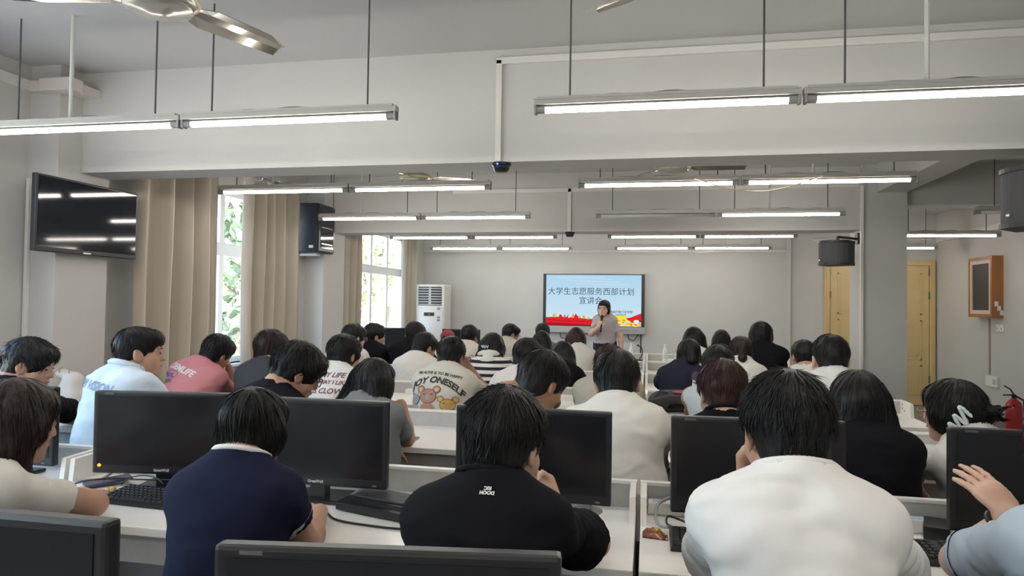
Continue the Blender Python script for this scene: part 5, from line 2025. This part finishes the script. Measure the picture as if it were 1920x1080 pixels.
# ---- second row
person('B0', 'person in a black shirt seen in profile at the far left', (58, 632, 2.95), h=.009, s=1.03, yaw=66, pitch=14, hair='messy', hv=.020, nst=700, skin=SKIN, shirt=('tee', BLACK_T), shirt_name='shirt', cuff_t=.8, sl_r=.074, byaw=20, face=True,
       arms={'R': dict(E=at(150, 776, 3.2), W=at(120, 792, 3.38), d=(-.7, .6, 0), n=(0, 0, 1), curl=.5), 'L': None})
def b1x(I):
    bm = text_mesh('JEM VISION', .058, 0, .25, outline=.0013)
    drape(I, bm, 'printed_lettering', mat('blue_grey_outline', (.28, .40, .55), .6), -.045, -.090, rot=-.10, fine=.02)
person('B1', 'person with a buzz cut in a pale blue denim shirt, looking right', (264, 610, 3.05), h=.009, s=1.04, yaw=52, pitch=2, hair='short', hv=.010, nst=500, skin=SKIN, shirt=('long', DENIM_T), shirt_name='denim_shirt', sw=.172, byaw=14, loose=.022, folds=.008,
       collar=(DENIM_T, .016), extra=b1x, face=True, nz=-.068)
person('B4', 'person with glasses and full black hair in a black T-shirt, head bent', (558, 640, 3.0), h=.009, s=1.06, yaw=46, pitch=26, roll=4, hair='messy', hv=.024, nst=1000, skin=SKIN, shirt=('tee', BLACK_T), byaw=18, sw=.16, face=True, glasses=LENS_F, drop=-.01, hipx=-.05, arms={'L': None, 'R': dict(E=(-1.53, 3.14, .83), W=(-1.60, 3.32, .82), d=(-.8, .6, 0), n=(0, 0, 1), curl=.6)})
eB5 = at(762, 822, 3.22)
def b5x(I):
    pts = [I['S'][1]+np.array((-.02, -.075, .06)), I['S'][1]+np.array((-.015, -.085, -.05)), I['S'][1]+np.array((-.02, -.08, -.2))]
    MB().tube(pts, .012, 6).build('bag_strap', BLACK_T, I['root'])
person('B5', 'person in a grey T-shirt, chin resting on a bent right arm', (702, 668, 3.1), h=.009, s=.98, yaw=14, pitch=14, roll=6, hair='long', hlen=.17, hv=.010, nst=700, hm=H_BLACK, female=True, skin=SKIN, shirt=('tee', GREY_T), sw=.15, hipx=.06, loose=.014, cuff_t=.7, sl_r=.062, extra=b5x,
       arms={'R': dict(E=eB5, W=at(752, 758, 3.20), d=(-.85, .05, -.1), n=(.1, .3, .9), curl=.8), 'L': dict(E=(-1.37, 3.15, .80), W=at(733, 836, 3.12), d=(.12, -.05, -1), n=(.2, -.9, .1), curl=.35)})
person('B6', 'person in a black T-shirt with head bent down to the right', (1016, 655, 2.95), h=.009, s=1.05, yaw=38, pitch=30, roll=4, hair='short', hv=.020, nst=900, skin=SKIN_D, shirt=('tee', BLACK_T), byaw=8, dx=-.10, sw=.160, cuff_t=.72, sl_r=.072, face=True,
       arms={'L': dict(E=at(876, 815, 3.12), W=(-.55, 3.36, .785), d=(.7, .6, 0), n=(0, 0, 1), curl=.6), 'R': None})
person('B7', 'person in a white long sleeved top leaning on the desk', (1159, 655, 2.85), h=.009, s=1.03, yaw=4, pitch=20, roll=-6, hair='short', hv=.019, nst=900, collar=(WARM_T, .0075), skin=SKIN, shirt=('long', WARM_T), shirt_name='long_sleeved_top', sw=.168, loose=.020, folds=.010, lean=.16,
       arms={'R': dict(E=at(1222, 868, 2.98), W=(.03, 3.34, .80), d=(-.7, .6, 0), n=(0, 0, 1), curl=.6), 'L': None})
person('B8', 'person with reddish dark undercut hair in a black T-shirt', (1354, 672, 2.9), h=.009, s=1.03, yaw=-12, pitch=14, hair='under', hv=.022, hm=H_RED, nst=900, nz=-.07, collar=(BLACK_T, .0075), skin=SKIN_F, shirt=('tee', BLACK_T), sw=.168)
person('B9', 'person with long straight black hair in a black top', (1606, 690, 2.86), h=.009, s=1.0, yaw=-4, pitch=6, hair='long', hlen=.40, hv=.017, nst=1000, female=True, skin=SKIN, shirt=('long', BLACK_T), shirt_name='top', sw=.155, loose=.02)
def b10x(I):
    T = lambda *p: I['C']+I['Rh'] @ (np.array(p)*I['s'])
    pts = []
    for t in np.linspace(0, 1, 70):
        a = math.sin(t*math.pi*6.5)*.024
        # along a slanting line on the back left of the head
        p = T(-.085+.025*t, -.030-.045*t, -.070+.085*t)
        pts.append(p+I['Rh'] @ np.array((.25*a, -.45*a, -.85*a)))
    P = on_hair(I, pts, .007)
    MB().tube(P, .0072, 7).build('hair_clip', HAIRCLIP, I['root'], True)
person('B10', 'person in white with hair gathered in a pale zigzag claw clip', (1786, 707, 2.98), h=.009, s=.99, yaw=-42, pitch=6, hair='clip', hlen=.25, hv=.014, nst=800, female=True, skin=SKIN_F, shirt=('tee', WHITE_T), sw=.15, byaw=-22, hipx=.07, loose=.016, folds=.008, cuff_t=.7, face=True, glasses=WIRE_F, extra=b10x,
       arms={'L': dict(E=at(1722, 866, 3.02), W=at(1716, 905, 3.10), d=(-.02, .3, -1), n=(-.7, -.6, 0), curl=.4), 'R': None})
# ---- third row
def c1x(I):
    drape(I, text_mesh('DEMLIFE', .062, .002, .1), 'printed_lettering', PRINT_W, -.05, -.075, rot=-.36, fine=.03)
    drape(I, text_mesh('CRCYL', .040, .002, .1), 'blue_lettering', PRINT_B, -.145, -.115, rot=-.15, fine=.03)
    drape(I, text_mesh('HAPPY', .032, .001, .2), 'green_lettering', PRINT_G, -.14, -.165, rot=-.1, fine=.03)
    drape(I, loop_stroke(disc(-.17, -.115, .085, .034, 26), .004), 'printed_outline', PRINT_B, .03, 0, fine=.03)
eC1 = at(440, 748, 4.45)
person('C1', 'person in a pink printed T-shirt resting the head on a hand', (407, 625, 4.3), h=.010, s=1.02, yaw=12, pitch=20, roll=16, hair='short', hv=.018, nst=500, collar=(PINK_T, .0075), skin=SKIN_D, shirt=('tee', PINK_T), sw=.172, loose=.024, folds=.009, cuff_t=.8, sl_r=.072, extra=c1x, lean=.16, hipx=-.05, dx=-.03,
       arms={'R': dict(E=eC1, W=at(430, 690, 4.42), d=(-.35, .05, .6), n=(.8, .2, .1), curl=1.2), 'L': None})
person('C2', 'person with shaggy hair in dark grey with a shoulder strap', (509, 617, 4.35), h=.010, s=1.06, yaw=12, pitch=10, hair='messy', hv=.022, nst=600, nz=-.125, hm=H_BROWN, skin=SKIN, shirt=('tee', DGREY_T), sw=.165, dx=.02, loose=.02,
       extra=lambda I: MB().tube([I['S'][-1]+np.array((.02, -.05, .065)), I['S'][-1]+np.array((.0, -.105, -.03)), I['S'][-1]+np.array((.01, -.10, -.18))], .014, 6).build('bag_strap', BLACK_T, I['root']))
def c3x(I):
    for txt, z, m in (("LIVE MY LIFE", -.055, PRINT_M), ("IN THE WAY I LIKE", -.102, PRINT_M), ("CITY IS CLOWN", -.158, PRINT_M)):
        drape(I, text_mesh(txt, .046 if 'WAY' not in txt else .036, .0008, .25), 'printed_lettering', m, -.005, z, rot=.02, fine=.03)
    drape(I, loop_stroke(disc(0, 0, .010, .012, 14), .003), 'printed_heart', PRINT_M, .03, -.225, fine=.02)
person('C3', 'person in white with three lines of lettering on the back', (646, 625, 4.15), h=.010, s=1.05, yaw=20, pitch=8, hair='bowl', hv=.012, nst=600, collar=(WHITE_T, .0075), skin=SKIN, shirt=('tee', WHITE_T), sw=.168, byaw=4, loose=.024, folds=.006, extra=c3x, glasses=WIRE_F, face=True, ears=True, nz=-.10)
def c4x(I):
    drape(I, text_mesh("I'M ALIVE IS TO BE HAPPY", .026, .0006), 'printed_lettering', PRINT_K, -.005, -.040, rot=-.10, fine=.03, curve=-.5)
    drape(I, text_mesh("JOY ONESELF", .056, .002, .15), 'printed_lettering', PRINT_K, .0, -.085, rot=-.14, fine=.03, curve=-2.2)
    def sh(pts, m, x, z, nm, lf):
        drape(I, poly_bm(pts), nm, m, x, z, fine=.03, lift=lf)
    BR = mat('print_brown', (.42, .22, .15), .7)
    GD = mat('print_gold', (.60, .34, .08), .7)
    GY = mat('print_grey', (.34, .32, .33), .7)
    PK = mat('print_pale_pink', (.62, .42, .36), .7)
    for cx, cz, sc, m, g in ((-.055, -.185, 1.0, BR, GY), (.070, -.235, .82, GD, GY), (-.150, -.205, .70, GY, BR)):
        for q in (-1, 1):
            sh(disc(q*.052*sc, .042*sc, .026*sc, .024*sc), PRINT_K, cx, cz, 'print_ear_line', .0028)
            sh(disc(q*.052*sc, .042*sc, .023*sc, .021*sc), m, cx, cz, 'print_ear', .0034)
            sh(disc(q*.052*sc, .040*sc, .013*sc, .012*sc), PK, cx, cz, 'print_ear_inside', .0040)
        sh(disc(0, 0, .056*sc, .046*sc), PRINT_K, cx, cz, 'print_head_line', .0044)
        sh(disc(0, 0, .053*sc, .043*sc), m, cx, cz, 'print_head', .0050)
        sh(disc(0, -.008*sc, .012*sc, .019*sc), g, cx, cz, 'print_nose', .0056)
        for q in (-1, 1):
            sh(disc(q*.026*sc, .010*sc, .010*sc, .003*sc, 10, q*.3), PRINT_K, cx, cz, 'print_brow', .0056)
        sh(disc(0, -.085*sc, .050*sc, .045*sc), m, cx, cz, 'print_body', .0038)
person('C4', 'person in a cream T-shirt printed with cartoon bears and lettering', (846, 630, 4.3), h=.010, s=1.0, yaw=6, pitch=16, roll=3, hair='short', hv=.017, nst=500, collar=(CREAM_T, .0075), skin=SKIN_D, shirt=('tee', CREAM_T), sw=.168, loose=.024, folds=.006, extra=c4x, cuff_t=.8,
       arms={'R': dict(E=(-1.03, 4.50, .82), W=at(880, 690, 4.52), d=(-.5, -.1, .8), n=(.6, .6, .1), curl=1.0), 'L': None})
person('C5', 'person in cream white behind the person with head bent right', (990, 632, 4.3), h=.011, s=1.0, yaw=10, pitch=10, hair='bowl', hv=.012, nst=400, skin=SKIN, shirt=('tee', WARM_T), sw=.168, loose=.022)
person('C6', 'person in a beige T-shirt behind the white long sleeved top', (1143, 643, 4.3), h=.011, s=1.0, yaw=0, pitch=10, hair='bowl', hv=.014, nst=400, hm=H_BROWN, skin=SKIN, shirt=('tee', BEIGE_T), sw=.172, loose=.024)
person('C7', 'person in a pale sleeveless top with bare arms', (1346, 646, 4.2), h=.010, s=1.03, yaw=4, pitch=8, hair='short', hv=.018, nst=400, skin=SKIN_D, shirt=('tank', TANK_T), shirt_name='sleeveless_top', sw=.178, loose=.016,
       arms={'L': dict(E=at(1296, 772, 4.35), W=(.46, 4.56, .80), d=(.8, .5, 0), n=(0, 0, 1), curl=.5), 'R': None})
person('C8', 'person with cropped hair and both ears showing, in roomy white', (1556, 625, 4.20), h=.010, s=1.15, yaw=-4, pitch=8, hair='short', hv=.010, nst=500, collar=(WHITE_T, .0075), skin=SKIN_F, shirt=('tee', WHITE_T), sw=.185, loose=.03, folds=.010, nz=-.055)
# ---- fourth row
person('D1', 'person in an off white T-shirt, head bowed to the right', (796, 622, 5.65), h=.012, s=1.03, yaw=32, pitch=22, hair='short', hv=.018, nst=250, collar=(WARM_T, .0075), skin=SKIN_D, shirt=('tee', WARM_T), sw=.165, loose=.022, cuff_t=.55)
person('D2', 'person in a pale T-shirt wearing glasses, behind the handwritten lettering shirt', (664, 605, 5.75), h=.012, s=1.0, yaw=35, pitch=8, hair='bowl', hv=.012, nst=200, skin=SKIN_F, shirt=('tee', WARM_T), sw=.16, glasses=WIRE_F, face=True)
STRIPE = mat('black_white_stripes', (.7, .68, .64), .85)
n = STRIPE.node_tree
tc = n.nodes.new('ShaderNodeTexCoord')
sp = n.nodes.new('ShaderNodeSeparateXYZ')
ma = n.nodes.new('ShaderNodeMath')
ma.operation = 'MULTIPLY'
ma.inputs[1].default_value = 1/.052
fr = n.nodes.new('ShaderNodeMath')
fr.operation = 'FRACT'
gt = n.nodes.new('ShaderNodeMath')
gt.operation = 'GREATER_THAN'
gt.inputs[1].default_value = .52
mx = n.nodes.new('ShaderNodeMix')
mx.data_type = 'RGBA'
mx.inputs[6].default_value = (.70, .68, .64, 1)
mx.inputs[7].default_value = (.014, .013, .015, 1)
n.links.new(tc.outputs['Object'], sp.inputs[0])
n.links.new(sp.outputs[2], ma.inputs[0])
n.links.new(ma.outputs[0], fr.inputs[0])
n.links.new(fr.outputs[0], gt.inputs[0])
n.links.new(gt.outputs[0], mx.inputs[0])
n.links.new(mx.outputs[2], n.nodes['Principled BSDF'].inputs['Base Color'])
def d3x(I):
    N, up, rt, fw = I['N'], I['up'], I['right'], I['fwd']
    v = Vol(N-.2, N+.2, .010)
    for a in np.linspace(0, 6.28, 13):
        v.ell(N+rt*math.cos(a)*.085+fw*(math.sin(a)*.075+.005)+up*(.012-.02*math.sin(a)), (.032, .032, .026), None, .02)
    v.ell(N-fw*.09-up*.045, (.075, .026, .05), None, .03)
    V, Q = v.nets()
    np_mesh('hood', V, Q, WARM_T, I['shirt'], True, I['off'])
    T = lambda *p: I['C']+I['Rh'] @ (np.array(p)*I['s'])
    MB().tube(on_hair(I, [T(-.055+.06*t, -.112, .0+.010*math.sin(t*20)) for t in np.linspace(0, 1, 24)]), .0035, 6).build('hair_clip', HAIRCLIP, I['root'], True)
person('D3', 'person in a black and white striped top with a white hood', (925, 622, 5.7), h=.012, s=1.0, yaw=8, pitch=8, hair='bob', hlen=.10, hv=.014, nst=250, female=True, skin=SKIN_F, shirt=('long', STRIPE), shirt_name='striped_top', sw=.155, loose=.02, extra=d3x)
person('D4', 'person with a rounded black bob in a black top', (1056, 638, 5.65), h=.012, s=.98, yaw=4, pitch=12, hair='bob', hlen=.08, hv=.012, nst=250, female=True, skin=SKIN, shirt=('tee', BLACK_T), sw=.15, loose=.02)
def d5x(I):
    drape(I, poly_bm([(-.012, .06), (.008, .06), (-.004, -.035), (.05, -.02), (.05, -.045), (-.03, -.062)]), 'printed_mark', PRINT_W, .075, -.17, fine=.03)
    drape(I, poly_bm(disc(0, 0, .035, .05)), 'printed_patch', mat('purple_print', (.055, .05, .11), .7), .085, -.11, fine=.03)
    T = lambda *p: I['C']+I['Rh'] @ (np.array(p)*I['s'])
    MB().tube(on_hair(I, [T(.10*math.cos(a), -.02, .03+.105*math.sin(a)) for a in np.linspace(.35, 2.8, 20)], .002), .004, 6).build('hair_band', mat('dark_band', (.03, .03, .035), .5), I['root'], True)
person('D5', 'person in a dark navy jersey with a white angular mark, hair tied back', (1292, 634, 5.6), h=.012, s=1.0, yaw=-6, pitch=10, hair='pony', hlen=.16, hv=.012, nst=250, female=True, skin=SKIN, shirt=('tee', NAVYB_T), shirt_name='jersey', sw=.162, dx=-.05, loose=.020, cuff_t=.85, sl_r=.076, extra=d5x)
person('D6', 'person with a brown ponytail in a white collared dark top', (1389, 628, 5.6), h=.012, s=.97, yaw=2, pitch=8, hair='pony', hlen=.20, hv=.013, nst=250, hm=H_BROWN, female=True, skin=SKIN, shirt=('tee', WARM_T), sw=.15, collar=(WARM_T, .014))
person('D8', 'person in a pale shirt just left of the cropped head', (1507, 636, 5.6), h=.012, s=1.0, yaw=-6, pitch=8, hair='short', hv=.016, nst=200, skin=SKIN, shirt=('tee', WARM_T), sw=.165)
# ---- fifth row
person('E1', 'person in a black long sleeved top under the far window, head turned right', (703, 605, 7.0), h=.013, s=1.06, yaw=48, pitch=6, hair='messy', hv=.020, nst=150, skin=SKIN, shirt=('long', BLACK_T), shirt_name='long_sleeved_top', sw=.18, loose=.024, face=True)
person('E2', 'person with wavy hair in black, in front of the air conditioner', (779, 603, 6.9), h=.013, s=1.06, yaw=14, pitch=10, hair='messy', hv=.024, nst=150, skin=SKIN, shirt=('long', BLACK_T), shirt_name='long_sleeved_top', sw=.185, loose=.026)
def e3x(I):
    for k in range(7):
        rg = random.Random(k)
        cx, cz = rg.uniform(-.10, .10), rg.uniform(-.33, -.14)
        drape(I, loop_stroke(disc(0, 0, rg.uniform(.02, .045), rg.uniform(.02, .05), 14, rg.uniform(0, 3)), .005), 'printed_outline', PRINT_M, cx, cz, fine=.04)
    for k in range(3):
        drape(I, stroke([(0, -.10), (.004, .08)], .006), 'printed_line', PRINT_M, -.10+.022*k, -.22, fine=.04)
person('E3', 'person in an off white T-shirt with a maroon line drawing on the back', (881, 608, 7.0), h=.013, s=.98, yaw=14, pitch=8, hair='short', hv=.018, nst=150, skin=SKIN_D, shirt=('tee', CREAM_T), sw=.165, loose=.024, extra=e3x)
person('E4', 'person with long dark hair and dark top below the screen corner', (1017, 618, 6.95), h=.013, s=.88, yaw=4, pitch=6, hair='long', hlen=.24, hv=.010, nst=150, female=True, skin=SKIN, shirt=('tee', DGREY_T), sw=.14, dx=-.03)
person('E5', 'person with long reddish brown hair in a white blouse, left of the presenter', (1081, 612, 6.9), h=.013, s=.95, yaw=6, pitch=6, hair='long', hlen=.30, hv=.012, nst=200, hm=H_RED, female=True, skin=SKIN_D, shirt=('tee', WARM_T), shirt_name='blouse', sw=.142, dx=.03, cuff_t=.5, loose=.016)
person('E6', 'person with long black hair behind the navy jersey', (1301, 611, 6.9), h=.013, s=1.02, yaw=-4, pitch=4, hair='long', hlen=.38, hv=.014, nst=200, female=True, skin=SKIN, shirt=('tee', WARM_T), sw=.15)
person('E7', 'person with bushy hair in black, tallest on the far right', (1427, 602, 6.85), h=.013, s=1.05, yaw=2, pitch=6, hair='bowl', hv=.024, nst=200, collar=(BLACK_T, .0075), skin=SKIN_F, shirt=('tee', BLACK_T), sw=.19, loose=.03, ears=False)
# ---- sixth row
def f1x(I):
    T = lambda *p: I['C']+I['Rh'] @ (np.array(p)*I['s'])
    v = Vol(I['C']-.22, I['C']+.24, .010)
    v.ell(T(0, -.014, .045), (.090, .110, .094), I['Rh'], .01)
    v.plane(T(0, 0, .045), -I['Rh'][:, 2], .0)
    v.ell(T(0, .13, .05), (.07, .075, .012), I['Rh'], .01)
    V, Q = v.nets()
    c = np_mesh('cap', V, Q, mat('red_cap', (.30, .03, .045), .7), I['root'], True, I['off'])
    MB().ball(T(.045, -.108, .055), .008, n=8).build('cap_buckle', mat('silver', (.6, .6, .62), .3, .8), c, True)
person('F1', 'person in a red cap and white shirt in front of the air conditioner', (840, 619, 8.3), h=.014, s=.98, yaw=6, pitch=4, hair='pony', hlen=.16, hv=.008, female=True, skin=SKIN, shirt=('long', WHITE_T), shirt_name='shirt', sw=.155, extra=f1x)
person('F2', 'person with short hair and glasses in a cream T-shirt, seen in profile', (958, 606, 8.3), h=.014, s=1.0, yaw=52, pitch=18, hair='short', hv=.016, nst=120, skin=SKIN_D, shirt=('tee', CREAM_T), sw=.165, loose=.022, glasses=LENS_F, face=True)
person('F3', 'person with short hair in grey, farthest below the screen corner', (1018, 605, 8.4), h=.014, s=1.0, yaw=4, pitch=6, hair='short', hv=.018, nst=120, skin=SKIN, shirt=('tee', GREY_T), sw=.165)
person('F4', 'person with long black hair left of the bushy hair', (1352, 616, 8.2), h=.014, s=.98, yaw=0, pitch=4, hair='long', hlen=.32, hv=.010, nst=150, female=True, skin=SKIN, shirt=('tee', DGREY_T), sw=.15)
# ---- the presenter
def wx(I):
    N, rt, fw, up = I['N'], I['right'], I['fwd'], I['up']
    # placket and collar of the polo shirt
    mb = MB()
    for q in (-1, 1):
        P = [N+rt*q*.060-fw*.02+up*.055, N+rt*q*.062+fw*.03+up*.045, N+rt*q*.040+fw*.075+up*.012, N+rt*q*.012+fw*.098-up*.018]
        mb.tube(P, [.012, .014, .016, .006], 6)
    mb.build('polo_collar', POLO_T, I['shirt'], True)
WH = np.array((-.665, 9.62, 1.215))
YAWW = 172
person('W', 'standing person with glasses in a lilac grey polo shirt, speaking', (1133, 561, 9.8), seat=False, h=.008, s=1.0, yaw=196, pitch=2, roll=-2, byaw=188, lean=.0, stand=True, hair='pony', hlen=.26, hv=.003, nst=300, female=True, skin=SKIN_F,
       shirt=('tee', POLO_T), shirt_name='polo_shirt', sw=.134, cuff_t=.70, sl_r=.062, loose=.010, face=True, glasses=WIRE_F, extra=wx, collar=(POLO_T, .009), pants=mat('black_trousers', (.015, .015, .018), .8),
       arms={'R': dict(E=(-.775, 9.72, 1.055), W=(-.665, 9.60, 1.155), d=(.25, -.05, 1), n=(-.45, -.85, .1), curl=1.15, side=1), 'L': dict(E=(-.375, 9.83, 1.02), W=(-.36, 9.76, .81), d=(.02, -.08, -1), n=(.9, .2, 0), curl=.4, side=1)})
o = thing('microphone', 'black handheld microphone in the hand of the standing speaker', 'microphone', (-.632, 9.575, 1.15))
a_, b_ = Vector((-.640, 9.575, 1.085)), Vector((-.628, 9.600, 1.265))
MB().tube([a_, a_.lerp(b_, .3), a_.lerp(b_, .75), b_], [.012, .0135, .016, .018], 14).build('handle', BLACKP, o, True)
MB().ball(b_+Vector((0, .004, .028)), (.024, .024, .032), n=14).build('grille_head', mat('microphone_grille', (.03, .03, .032), .5, .4), o, True)
# a white bag hanging over the desk panel at the far left
